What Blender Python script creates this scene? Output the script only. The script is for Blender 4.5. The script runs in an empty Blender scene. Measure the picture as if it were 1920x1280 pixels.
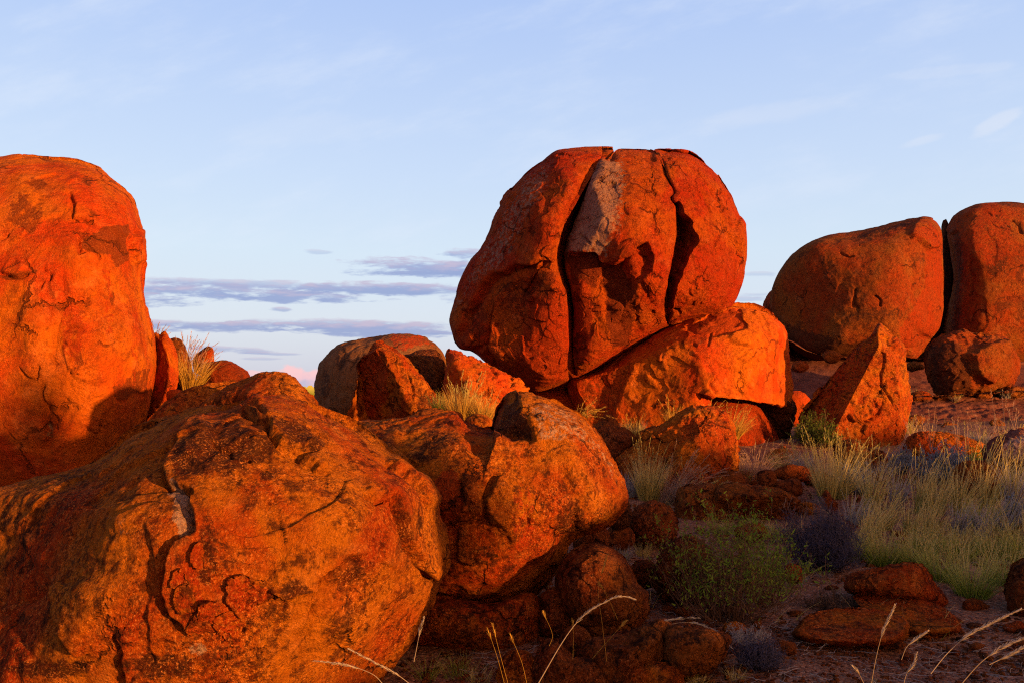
import bpy, math, random
import numpy as np
from mathutils import Vector

S = bpy.context.scene
COL = S.collection
rng = np.random.default_rng(7)
random.seed(7)

# ------------------------------------------------------------------ camera
F = 1493.0                       # focal length in photo pixels (1920 wide)
CAMZ = 1.7
PITCH = math.atan(97 / F)
cam = bpy.data.cameras.new("camera")
cam.sensor_width = 36.0
cam.lens = 36.0 * F / 1920.0
cam.clip_start = 0.05
cam.clip_end = 20000
camo = bpy.data.objects.new("camera", cam)
COL.objects.link(camo)
camo.location = (0, 0, CAMZ)
camo.rotation_euler = (math.pi / 2 + PITCH, 0, 0)
S.camera = camo

# ------------------------------------------------------------------ sun, exposure
SUN_AZ = math.radians(53)        # to the right of straight behind the camera
SUN_EL = math.radians(2.8)
to_sun = Vector((math.sin(SUN_AZ) * math.cos(SUN_EL), -math.cos(SUN_AZ) * math.cos(SUN_EL), math.sin(SUN_EL)))
sl = bpy.data.lights.new("sun", 'SUN')
sl.energy = 5.0
sl.angle = math.radians(1.4)
sl.color = (1.0, 0.50, 0.13)
slo = bpy.data.objects.new("sun", sl)
COL.objects.link(slo)
slo.rotation_euler = to_sun.to_track_quat('Z', 'Y').to_euler()
S.cycles.use_denoising = False       # keep the rock grain crisp
S.cycles.pixel_filter_type = 'BLACKMAN_HARRIS'; S.cycles.filter_width = 1.15
S.view_settings.view_transform = 'Standard'
S.view_settings.look = 'None'
S.view_settings.gamma = 1.0
S.view_settings.use_curve_mapping = False
S.view_settings.exposure = 1.45

# ------------------------------------------------------------------ node helper
class NB:
    """tiny expression builder over shader nodes"""
    def __init__(s, nt): s.nt = nt
    def new(s, t, **kw):
        n = s.nt.nodes.new(t)
        for k, v in kw.items(): setattr(n, k, v)
        return n
    def put(s, sock, v):
        if v is None: return
        if hasattr(v, 'is_output') or hasattr(v, 'links'): s.nt.links.new(v, sock)
        else: sock.default_value = v
    def m(s, op, a, b=None, c=None, clamp=False):
        n = s.new('ShaderNodeMath', operation=op, use_clamp=clamp)
        s.put(n.inputs[0], a); s.put(n.inputs[1], b); s.put(n.inputs[2], c)
        return n.outputs[0]
    def mr(s, v, a, b, c=0.0, d=1.0, smooth=True):
        n = s.new('ShaderNodeMapRange', interpolation_type='SMOOTHSTEP' if smooth else 'LINEAR')
        for k, x in enumerate((v, a, b, c, d)): s.put(n.inputs[k], x)
        return n.outputs[0]
    def mix(s, f, a, b, mode='MIX'):
        n = s.new('ShaderNodeMix', data_type='RGBA', blend_type=mode)
        s.put(n.inputs[0], f)
        s.put(n.inputs[6], a if hasattr(a, 'links') else (*a, 1)); s.put(n.inputs[7], b if hasattr(b, 'links') else (*b, 1))
        return n.outputs[2]
    def noise(s, vec, scale, detail=4, rough=0.55, dist=0.0, out=0):
        n = s.new('ShaderNodeTexNoise')
        s.put(n.inputs['Vector'], vec); n.inputs['Scale'].default_value = scale
        n.inputs['Detail'].default_value = detail; n.inputs['Roughness'].default_value = rough
        n.inputs['Distortion'].default_value = dist
        return n.outputs[out]
    def ramp(s, f, stops):
        n = s.new('ShaderNodeValToRGB'); cr = n.color_ramp
        while len(cr.elements) < len(stops): cr.elements.new(0.5)
        for e, (p, c) in zip(cr.elements, stops): e.position = p; e.color = (*c, 1)
        s.put(n.inputs[0], f); return n.outputs[0]

# ------------------------------------------------------------------ world: evening sky with a few cloud banks
def srgb(r, g, b, k=1.0):
    f = lambda c: ((c / 255) / 12.92 if c / 255 <= 0.04045 else (((c / 255) + 0.055) / 1.055) ** 2.4) * k
    return (f(r), f(g), f(b))
EXPK = 2 ** (-S.view_settings.exposure)
W = bpy.data.worlds.new("World"); S.world = W; W.use_nodes = True
nt = W.node_tree; nt.nodes.clear(); b = NB(nt)
tc = b.new('ShaderNodeTexCoord').outputs['Generated']
sep = b.new('ShaderNodeSeparateXYZ'); b.put(sep.inputs[0], tc)
X, Y, Z = sep.outputs
el = b.m('MULTIPLY', b.m('ARCSINE', Z), 180 / math.pi / 90)      # 0..1 over 0..90 deg
K = EXPK
grad = b.ramp(el, [(0.0, srgb(196, 196, 214, K)), (0.02, srgb(203, 209, 226, K)), (0.055, srgb(211, 221, 236, K)), (0.11, srgb(208, 225, 243, K)),
                   (0.17, srgb(198, 217, 245, K)), (0.30, srgb(174, 198, 243, K)), (0.45, srgb(116, 146, 208, K)), (0.62, srgb(76, 102, 168, K)), (1.0, srgb(46, 66, 126, K))])
# warm western half of the sky behind the camera, round the sun
dot = b.m('ADD', b.m('MULTIPLY', X, math.sin(SUN_AZ)), b.m('MULTIPLY', Y, -math.cos(SUN_AZ)))
west = b.mr(dot, 0.08, 0.75)
low = b.mr(el, 0.1, 0.6, 1.0, 0.15)
warm = b.m('MULTIPLY', west, low)
grad = b.mix(warm, grad, (0.95, 0.44, 0.16))
sky = b.new('ShaderNodeTexSky', sky_type='NISHITA'); sky.sun_disc = False
sky.sun_elevation = SUN_EL; sky.sun_rotation = math.atan2(to_sun.x, to_sun.y)
# picture-plane style direction coordinates of the part of the sky seen ahead (direction only)
ys = b.m('MAXIMUM', Y, 0.05)
U = b.m('DIVIDE', X, ys); V = b.m('DIVIDE', Z, ys)
cv = b.new('ShaderNodeCombineXYZ'); b.put(cv.inputs[0], b.m('MULTIPLY', U, 1.0)); b.put(cv.inputs[1], b.m('MULTIPLY', V, 5.0))
cvec = cv.outputs[0]
n1 = b.noise(cvec, 9.0, 7, 0.62)
n2 = b.noise(cvec, 30.0, 5, 0.6)
n12 = b.m('ADD', b.m('MULTIPLY', n1, 0.55), b.m('MULTIPLY', n2, 0.45))
cv2 = b.new('ShaderNodeCombineXYZ'); b.put(cv2.inputs[0], U); b.put(cv2.inputs[1], b.m('MULTIPLY', V, 1.3))
n3 = b.noise(cv2.outputs[0], 45.0, 6, 0.6)
front = b.mr(Y, 0.1, 0.3)
def cloud(px, py, rx, ry, tilt=0.0, n=n1, amp=2.6, edge=0.45):
    u0, v0 = (px - 960) / F, (737 - py) / F
    du = b.m('SUBTRACT', U, u0); dv = b.m('SUBTRACT', b.m('SUBTRACT', V, v0), b.m('MULTIPLY', du, tilt))
    r2 = b.m('ADD', b.m('POWER', b.m('ABSOLUTE', b.m('DIVIDE', du, rx / F)), 2.0), b.m('POWER', b.m('ABSOLUTE', b.m('DIVIDE', dv, ry / F)), 2.0))
    q = b.m('ADD', b.m('SUBTRACT', 1.0, r2), b.m('MULTIPLY', b.m('SUBTRACT', n, 0.5), amp))
    return b.m('MULTIPLY', b.mr(q, 0.0, edge), front), dv
skyc = grad
def lay(mask, col, k):
    global skyc
    skyc = b.mix(b.m('MULTIPLY', mask, k), skyc, col)
# faint high wisps
hv = b.new('ShaderNodeCombineXYZ'); b.put(hv.inputs[0], b.m('ADD', U, b.m('MULTIPLY', V, 1.2))); b.put(hv.inputs[1], b.m('MULTIPLY', b.m('SUBTRACT', V, b.m('MULTIPLY', U, 0.35)), 3.5))
hw = b.noise(hv.outputs[0], 3.2, 8, 0.62)
lay(b.m('MULTIPLY', b.mr(hw, 0.45, 0.78), b.mr(el, 0.02, 0.12)), srgb(222, 231, 248, K), 0.42)
for (px, py, rx, ry, t, kk) in ((1885, 222, 60, 20, 0.5, 0.38), (1740, 258, 60, 12, 0.25, 0.3), (1450, 205, 180, 30, 0.15, 0.22),
                            (1800, 120, 150, 14, 0.1, 0.15), (560, 235, 200, 40, 0.05, 0.12)):
    m_, _ = cloud(px, py, rx, ry, t, n=hw, amp=3.0, edge=0.9)
    lay(m_, srgb(228, 232, 244, K), kk)
blue = srgb(140, 158, 208, K); pink = srgb(214, 190, 208, K)
for (px, py, rx, ry, t, kk) in (
        (360, 545, 210, 17, -0.02, 0.95), (440, 532, 190, 10, -0.03, 0.6), (560, 556, 150, 13, -0.02, 0.95), (700, 541, 180, 14, 0.0, 0.95), (830, 545, 70, 10, 0.0, 0.6),
        (775, 500, 135, 19, -0.02, 0.95), (800, 508, 90, 12, 0.0, 0.7), (866, 475, 44, 13, 0.0, 0.8), (590, 470, 32, 5, -0.05, 0.35), (524, 580, 24, 5, -0.05, 0.7),
        (320, 606, 150, 8, 0.0, 0.6), (640, 607, 240, 9, -0.02, 0.6), (700, 618, 220, 15, -0.03, 0.95), (440, 612, 200, 11, -0.01, 0.95),
        (430, 655, 90, 7, -0.05, 0.6), (500, 662, 70, 3, -0.03, 0.5), (480, 672, 40, 3, 0, 0.35),
        (1440, 553, 60, 6, 0, 0.35), (1400, 560, 70, 5, 0, 0.4), (1430, 513, 40, 5, 0, 0.3), (160, 560, 220, 18, 0, 0.9), (1010, 560, 160, 16, 0, 0.9), (2100, 610, 260, 16, 0, 0.8)):
    m_, dv = cloud(px, py, rx * 1.1, ry * 1.15, t, n=n12, amp=5.5, edge=0.9)
    top = b.mr(b.m('ADD', b.m('DIVIDE', dv, ry / F), b.m('MULTIPLY', b.m('SUBTRACT', n2, 0.5), 2.5)), -0.2, 1.0)
    cc = b.mix(b.m('MULTIPLY', top, 0.6), blue, pink)
    skyc = b.mix(b.m('MULTIPLY', m_, kk), skyc, cc)
m_, dv = cloud(440, 722, 240, 16, 0, amp=1.6); lay(m_, srgb(186, 192, 218, K), 0.6)
for (px, py, rx, ry, kk) in ((480, 702, 34, 9, 0.8), (545, 710, 50, 26, 1.0), (585, 712, 40, 22, 1.0), (505, 720, 46, 14, 0.8)):
    m_, dv = cloud(px, py, rx, ry, 0, n=n3, amp=2.2, edge=0.6)
    shade = b.mr(b.m('ADD', b.m('DIVIDE', dv, ry / F), b.m('MULTIPLY', b.m('SUBTRACT', n3, 0.5), 3)), -0.9, 0.6)
    skyc = b.mix(b.m('MULTIPLY', m_, kk), skyc, b.mix(shade, srgb(190, 186, 214, K), srgb(246, 200, 208, K)))
bg1 = b.new('ShaderNodeBackground'); b.put(bg1.inputs[0], skyc); bg1.inputs[1].default_value = 0.99
bg2 = b.new('ShaderNodeBackground'); b.put(bg2.inputs[0], sky.outputs[0]); bg2.inputs[1].default_value = 0.012
ad = b.new('ShaderNodeAddShader'); nt.links.new(bg1.outputs[0], ad.inputs[0]); nt.links.new(bg2.outputs[0], ad.inputs[1])
wo = b.new('ShaderNodeOutputWorld'); nt.links.new(ad.outputs[0], wo.inputs[0])

# ------------------------------------------------------------------ vector noise (numpy)
_perm = np.random.default_rng(3).permutation(256).astype(np.int64); _perm = np.concatenate([_perm, _perm])
_g = np.random.default_rng(5).normal(size=(256, 3)); _g /= np.linalg.norm(_g, axis=1)[:, None]
def perlin(p):
    p = np.asarray(p, dtype=np.float64); i = np.floor(p).astype(np.int64); f = p - i
    u = f * f * f * (f * (f * 6 - 15) + 10); i &= 255
    out = 0.0
    for dx in (0, 1):
        wx = u[:, 0] if dx else 1 - u[:, 0]
        for dy in (0, 1):
            wy = u[:, 1] if dy else 1 - u[:, 1]
            for dz in (0, 1):
                wz = u[:, 2] if dz else 1 - u[:, 2]
                h = _perm[(_perm[(_perm[(i[:, 0] + dx) & 255] + i[:, 1] + dy) & 255] + i[:, 2] + dz) & 255]
                g = _g[h]
                out = out + wx * wy * wz * ((f[:, 0] - dx) * g[:, 0] + (f[:, 1] - dy) * g[:, 1] + (f[:, 2] - dz) * g[:, 2])
    return out * 1.6
def fbm(p, oct=4, gain=0.5):
    s = 0; a = 1.0; q = np.array(p, dtype=np.float64)
    for _ in range(oct):
        s = s + a * perlin(q); q = q * 2.03 + 17.3; a *= gain
    return s
def sstep(x, a, b):
    t = np.clip((x - a) / (b - a), 0, 1); return t * t * (3 - 2 * t)

def chips(p, freq, seed=0):
    """broken-rock relief: piecewise planar facets (tilted planes inside jittered cells)"""
    q = p * freq; c = np.floor(q).astype(np.int64); best = np.full(len(q), 1e9); val = np.zeros(len(q))
    for dx in (-1, 0, 1):
        for dy in (-1, 0, 1):
            for dz in (-1, 0, 1):
                k = c + (dx, dy, dz); h = _perm[(_perm[(_perm[(k[:, 0] + seed) & 255] + k[:, 1]) & 255] + k[:, 2]) & 255]
                s_ = k + 0.5 + 0.42 * _g[h]; d = q - s_; dist = (d ** 2).sum(1)
                v = (d * _g[(h * 7 + 3) & 255]).sum(1) + 0.35 * _g[(h * 5 + 11) & 255][:, 0]
                m = dist < best; best[m] = dist[m]; val[m] = v[m]
    return val
# ------------------------------------------------------------------ terrain
def ground_z(x, y):
    x = np.asarray(x, float); y = np.asarray(y, float)
    z = 1.0 * sstep(y, 5.0, 24.0)
    z = z + 0.06 * np.sin(x * 0.55 + 1.0) * np.sin(y * 0.42) + 0.03 * np.sin(x * 1.7 + y * 1.1)
    far = sstep(np.hypot(x, y), 45, 160)
    return z * (1 - far) + 0.2 * far
def ray(px, py):
    d = np.stack([(np.asarray(px, float) - 960) / F, np.ones_like(np.asarray(px, float)), -(np.asarray(py, float) - 640) / F], -1)
    c, s = math.cos(PITCH), math.sin(PITCH)
    y = d[..., 1] * c - d[..., 2] * s; z = d[..., 1] * s + d[..., 2] * c
    return np.stack([d[..., 0] / y, np.ones_like(y), z / y], -1)     # per metre of depth
def at(px, py, Yd):
    r = ray(px, py); Yd = np.asarray(Yd, float)
    return np.stack([r[..., 0] * Yd, Yd * np.ones_like(r[..., 1]), CAMZ + r[..., 2] * Yd], -1)
def ground_depth(px, py):
    r = ray(px, py); lo = 1.5
    for Yd in np.arange(1.5, 60, 0.02):
        p = r * Yd
        if CAMZ + p[2] <= float(ground_z(p[0], Yd)): return float(Yd)
    return 60.0

# ------------------------------------------------------------------ tagging
def tag(o, label=None, cat=None, group=None, kind=None):
    if label: o['label'] = label
    if cat: o['category'] = cat
    if group: o['group'] = group
    if kind: o['kind'] = kind
    return o
def mesh_obj(name, verts, faces, mat, parent=None, smooth=True, attrs=None, origin=None):
    verts = np.asarray(verts, dtype=np.float32)
    if origin is None: origin = (float(verts[:, 0].mean()), float(verts[:, 1].mean()), float(verts[:, 2].min()))
    verts = verts - np.array(origin, np.float32)
    me = bpy.data.meshes.new(name)
    me.vertices.add(len(verts)); me.vertices.foreach_set('co', verts.ravel())
    if isinstance(faces, np.ndarray):
        k = faces.shape[1]; flat = faces.astype(np.int32).ravel(); starts = np.arange(0, len(flat), k, dtype=np.int32)
        me.loops.add(len(flat)); me.loops.foreach_set('vertex_index', flat)
        me.polygons.add(len(faces)); me.polygons.foreach_set('loop_start', starts)
    else:
        flat = [i for f in faces for i in f]; starts = np.cumsum([0] + [len(f) for f in faces[:-1]]).astype(np.int32)
        me.loops.add(len(flat)); me.loops.foreach_set('vertex_index', flat)
        me.polygons.add(len(faces)); me.polygons.foreach_set('loop_start', starts)
    me.update(calc_edges=True); me.validate()
    if smooth: me.polygons.foreach_set('use_smooth', np.ones(len(me.polygons), dtype=bool))
    for k, v in (attrs or {}).items():
        a = me.attributes.new(k, 'FLOAT', 'POINT'); a.data.foreach_set('value', np.asarray(v, np.float32))
    me.materials.append(mat)
    o = bpy.data.objects.new(name, me); COL.objects.link(o); o.location = origin
    if parent is not None:
        o.parent = parent; o.location = Vector(origin) - parent.location
    return o

# ------------------------------------------------------------------ rock materials
def rock_mat(name, a, c, dark, pale, grain=1.0, scale=1.0, stain_shade=0.5, bump=1.0):
    """a/c: two main weathering tones, dark: desert varnish and lichen, pale: fresh granite"""
    m = bpy.data.materials.new(name); m.use_nodes = True; nt = m.node_tree; nt.nodes.clear(); b = NB(nt)
    geo = b.new('ShaderNodeNewGeometry').outputs['Position']
    big = b.noise(geo, 0.9 * scale, 6, 0.62, 0.6)
    mid = b.noise(geo, 4.2 * scale, 6, 0.65, 0.3)
    col = b.mix(b.mr(big, 0.38, 0.62), a, c)
    mid2 = b.noise(geo, 2.1 * scale, 7, 0.7, 1.2)
    col = b.mix(b.m('MULTIPLY', b.mr(mid2, 0.52, 0.70), 0.5), col, tuple(x * 0.55 for x in c))
    col = b.mix(b.m('MULTIPLY', b.mr(mid, 0.52, 0.72), 0.45), col, tuple(min(1, x * 1.35 + 0.03) for x in a))
    # water streaks running down the faces
    mp = b.new('ShaderNodeMapping'); b.put(mp.inputs[0], geo); mp.inputs['Scale'].default_value = (1, 1, 0.16)
    stk = b.noise(mp.outputs[0], 3.4 * scale, 6, 0.7, 0.4)
    col = b.mix(b.m('MULTIPLY', b.mr(stk, 0.52, 0.70), 0.38), col, tuple(x * 0.35 + y * 0.3 for x, y in zip(dark, c)))
    col = b.mix(b.m('MULTIPLY', b.mr(stk, 0.46, 0.32), 0.22), col, tuple(min(1, x * 1.5 + 0.02) for x in a))
    # dark varnish patches with ragged, fairly crisp edges
    st = b.noise(geo, 1.5 * scale, 8, 0.68, 0.9)
    fine = b.noise(geo, 34.0, 4, 0.7)
    sth = b.m('ADD', st, b.m('MULTIPLY', b.m('SUBTRACT', fine, 0.5), 0.22))
    col = b.mix(b.m('MULTIPLY', b.mr(sth, 0.57, 0.66), stain_shade), col, dark)
    # hand placed marks (attributes); real dark stains and painted shade share one
    at_ = lambda n: b.new('ShaderNodeAttribute', attribute_name=n).outputs['Fac']
    rag = b.m('MULTIPLY', b.m('SUBTRACT', b.noise(geo, 16.0 * scale, 6, 0.7), 0.5), 1.5)
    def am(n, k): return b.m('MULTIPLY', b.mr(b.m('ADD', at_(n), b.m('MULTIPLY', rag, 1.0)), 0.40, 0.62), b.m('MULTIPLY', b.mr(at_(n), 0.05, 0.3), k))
    col = b.mix(am('stain_shade', 0.85), col, dark)
    col = b.mix(am('red', 0.8), col, (0.30, 0.026, 0.004))
    col = b.mix(am('pale', 0.85), col, pale)
    # coarse granite grain: light feldspar and dark grains of uneven size, crusty pits
    vor = b.new('ShaderNodeTexVoronoi'); b.put(vor.inputs['Vector'], geo); vor.inputs['Scale'].default_value = 130.0
    vs = b.new('ShaderNodeSeparateColor'); b.put(vs.inputs[0], vor.outputs['Color'])
    gr = b.noise(geo, 85.0, 3, 0.75); gr2 = b.noise(geo, 38.0, 5, 0.8)
    pit = b.noise(geo, 9.0, 8, 0.78); patch = b.mr(b.noise(geo, 2.6, 4, 0.6), 0.35, 0.65, 0.25, 1.0)
    col = b.mix(b.m('MULTIPLY', b.m('MULTIPLY', b.mr(gr, 0.54, 0.62), patch), 0.8 * grain), col, tuple(min(1, x * 1.7 + 0.035) for x in a))
    col = b.mix(b.m('MULTIPLY', b.mr(vs.outputs[0], 0.955, 0.995), 0.40 * grain), col, tuple(min(1, x * 1.7 + 0.05) for x in a))
    col = b.mix(b.m('MULTIPLY', b.m('MULTIPLY', b.mr(gr2, 0.51, 0.58), patch), 0.85 * grain), col, tuple(x * 0.9 for x in dark))
    col = b.mix(b.m('MULTIPLY', b.mr(pit, 0.51, 0.62), 0.80 * grain), col, tuple(x * 0.9 for x in dark))
    clot = b.noise(geo, 21.0, 6, 0.8)
    col = b.mix(b.m('MULTIPLY', b.m('MULTIPLY', b.mr(clot, 0.50, 0.60), patch), 0.62 * min(1, grain)), col, tuple(x * 0.35 for x in c))
    # hairline weathering cracks, broken up so that they come and go
    wv = b.new('ShaderNodeVectorMath', operation='ADD'); b.put(wv.inputs[0], geo)
    wn = b.new('ShaderNodeVectorMath', operation='SCALE'); b.put(wn.inputs[0], b.noise(geo, 2.6 * scale, 5, 0.6, out=1)); wn.inputs['Scale'].default_value = 0.55 / scale; b.put(wv.inputs[1], wn.outputs[0])
    ve = b.new('ShaderNodeTexVoronoi', feature='DISTANCE_TO_EDGE'); b.put(ve.inputs['Vector'], wv.outputs[0]); ve.inputs['Scale'].default_value = 1.25 * scale
    crk = b.m('MULTIPLY', b.mr(ve.outputs['Distance'], 0.004, 0.028, 1.0, 0.0), b.mr(b.noise(geo, 1.7 * scale, 3, 0.6), 0.50, 0.60))
    col = b.mix(b.m('MULTIPLY', crk, 0.75), col, tuple(x * 0.7 for x in dark))
    # relief
    h = b.m('ADD', b.m('MULTIPLY', mid, 0.034), b.m('MULTIPLY', pit, 0.046))
    h = b.m('ADD', h, b.m('MULTIPLY', crk, -0.022)); h = b.m('ADD', h, b.m('MULTIPLY', clot, 0.012))
    h = b.m('ADD', h, b.m('MULTIPLY', gr2, 0.0085)); h = b.m('ADD', h, b.m('MULTIPLY', gr, 0.0035))
    bp = b.new('ShaderNodeBump'); bp.inputs['Strength'].default_value = 1.0; bp.inputs['Distance'].default_value = bump
    b.put(bp.inputs['Height'], h)
    p = b.new('ShaderNodeBsdfPrincipled'); b.put(p.inputs['Base Color'], col)
    p.inputs['Roughness'].default_value = 1.0; p.inputs['Specular IOR Level'].default_value = 0.04
    b.put(p.inputs['Normal'], bp.outputs[0])
    o = b.new('ShaderNodeOutputMaterial'); nt.links.new(p.outputs[0], o.inputs[0])
    return m
DARK = (0.030, 0.009, 0.006)
M_or = rock_mat("bright_orange_granite", (0.40, 0.088, 0.004), (0.36, 0.030, 0.003), (0.12, 0.022, 0.005), (0.34, 0.18, 0.09), 0.60, 0.8, 0.42, 1.6)
M_fg = rock_mat("crusted_orange_granite", (0.37, 0.100, 0.005), (0.29, 0.030, 0.003), DARK, (0.38, 0.22, 0.15), 1.0, 1.3, 0.65, 2.0)
M_mn = rock_mat("fractured_red_granite", (0.36, 0.062, 0.004), (0.33, 0.019, 0.003), (0.08, 0.012, 0.005), (0.30, 0.17, 0.12), 0.8, 0.7, 0.45, 3.4)
M_br = rock_mat("brown_weathered_granite", (0.25, 0.068, 0.010), (0.27, 0.032, 0.005), (0.05, 0.015, 0.009), (0.22, 0.13, 0.09), 0.8, 0.6, 0.65, 3.6)
M_gy = rock_mat("greyish_granite", (0.17, 0.072, 0.028), (0.15, 0.048, 0.016), (0.05, 0.022, 0.014), (0.3, 0.2, 0.14), 0.5, 0.8, 0.6, 1.2)
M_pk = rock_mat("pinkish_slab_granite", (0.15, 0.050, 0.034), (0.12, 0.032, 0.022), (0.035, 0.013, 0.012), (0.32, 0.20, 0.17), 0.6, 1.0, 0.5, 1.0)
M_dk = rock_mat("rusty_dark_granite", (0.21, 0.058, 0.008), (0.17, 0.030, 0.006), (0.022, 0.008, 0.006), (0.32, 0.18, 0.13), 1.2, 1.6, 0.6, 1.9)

# ------------------------------------------------------------------ outline tools
def catmull(pts, n=900, closed=True):
    """smooth curve through the points, resampled evenly; tangents shortened so that close points make corners"""
    P = np.asarray(pts, float); N = len(P); out = []
    t = np.linspace(0, 1, 16, endpoint=False)[:, None]
    for i in (range(N) if closed else range(N - 1)):
        if closed: p0, p1, p2, p3 = P[i - 1], P[i], P[(i + 1) % N], P[(i + 2) % N]
        else: p0, p1, p2, p3 = P[max(i - 1, 0)], P[i], P[i + 1], P[min(i + 2, N - 1)]
        L = np.linalg.norm(p2 - p1)
        T1 = (p2 - p0) / max(1e-6, np.linalg.norm(p2 - p0)) * L * 0.9; T2 = (p3 - p1) / max(1e-6, np.linalg.norm(p3 - p1)) * L * 0.9
        out.append(p1 * (2 * t ** 3 - 3 * t ** 2 + 1) + p2 * (3 * t ** 2 - 2 * t ** 3) + T1 * (t ** 3 - 2 * t ** 2 + t) + T2 * (t ** 3 - t ** 2))
    Q = np.vstack(out + [P[:1] if closed else P[-1:]])
    L = np.concatenate([[0], np.cumsum(np.linalg.norm(np.diff(Q, axis=0), axis=1))])
    s = np.linspace(0, L[-1], n, endpoint=not closed)
    return np.stack([np.interp(s, L, Q[:, 0]), np.interp(s, L, Q[:, 1])], -1)
def centroid(Q):
    x, y = Q[:, 0], Q[:, 1]; x2, y2 = np.roll(x, -1), np.roll(y, -1); c = x * y2 - x2 * y; A = c.sum() / 2
    return np.array([((x + x2) * c).sum() / (6 * A), ((y + y2) * c).sum() / (6 * A)])
def seg_dist(px, py, poly):
    """distance to open polyline, signed side (<0: left hand on screen) and fade towards the line's ends"""
    best = np.full(px.shape, 1e9); side = np.zeros(px.shape); along = np.zeros(px.shape)
    P = np.asarray(poly, float); tot = np.linalg.norm(np.diff(P, axis=0), axis=1); cum = np.concatenate([[0], np.cumsum(tot)])
    for i in range(len(P) - 1):
        a, d = P[i], P[i + 1] - P[i]; L2 = (d ** 2).sum()
        t = np.clip(((px - a[0]) * d[0] + (py - a[1]) * d[1]) / L2, 0, 1)
        dx = px - a[0] - t * d[0]; dy = py - a[1] - t * d[1]; dist = np.hypot(dx, dy)
        cr = d[0] * (py - a[1]) - d[1] * (px - a[0]); k = dist < best
        best[k] = dist[k]; side[k] = np.sign(cr[k]); along[k] = (cum[i] + t[k] * tot[i]) / cum[-1]
    return best, side, along
def in_poly(px, py, poly):
    P = np.asarray(poly, float); ins = np.zeros(px.shape, bool)
    for i in range(len(P)):
        a, c = P[i - 1], P[i]
        k = ((a[1] > py) != (c[1] > py)) & (px < (c[0] - a[0]) * (py - a[1]) / (c[1] - a[1] + 1e-9) + a[0]); ins ^= k
    return ins
def poly_sd(px, py, poly):
    d, _, _ = seg_dist(px, py, list(poly) + [poly[0]]); return np.where(in_poly(px, py, poly), d, -d)
# features; each gets warped pixel coordinates and returns a displacement along the surface normal (m)
def crack(poly, w, depth, fade=0.12):
    P = catmull(poly, max(24, len(poly) * 6), closed=False)
    def f(px, py):
        d, _, al = seg_dist(px, py, P); e = sstep(al, 0, fade) * sstep(1 - al, 0, fade) if fade else 1.0
        return -depth * np.exp(-(d / w) ** 2) * e
    return f
def ledge(poly, amp, fall=60, sharp=2.5, groove=0.4, fade=0.15):
    """a broken sheet edge: the left-hand side (walking the line) stands proud and sinks back over `fall` pixels"""
    P = catmull(poly, max(24, len(poly) * 6), closed=False)
    def f(px, py):
        d, s, al = seg_dist(px, py, P); e = sstep(al, 0, fade) * sstep(1 - al, 0, fade)
        sd = -s * d
        return e * amp * (sstep(sd, -sharp, sharp) * np.exp(-np.maximum(sd, 0) / fall) - groove * np.exp(-((sd + sharp) / (sharp * 1.6)) ** 2))
    return f
def plate(poly, amp, soft=2.5):
    def f(px, py): return amp * sstep(poly_sd(px, py, poly), -soft, soft)
    f.cut = amp < 0
    return f
def slope(poly, edge_line, amp, width, soft=2.5):
    """inside poly the face falls away from edge_line, down to -amp at `width` pixels from it"""
    P = catmull(edge_line, 40, closed=False)
    def f(px, py):
        d, _, _ = seg_dist(px, py, P); return -amp * np.clip(d / width, 0, 1.3) * sstep(poly_sd(px, py, poly), -soft, soft)
    f.cut = True
    return f
def bump(cx, cy, rx, ry, amp):
    def f(px, py): return amp * np.exp(-((px - cx) / rx) ** 2 - ((py - cy) / ry) ** 2)
    return f
def ell(cx, cy, rx, ry, n=14, rot=0):
    return [(cx + rx * math.cos(t) * math.cos(rot) - ry * math.sin(t) * math.sin(rot), cy + rx * math.cos(t) * math.sin(rot) + ry * math.sin(t) * math.cos(rot)) for t in np.linspace(0, 2 * math.pi, n, endpoint=False)]

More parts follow.
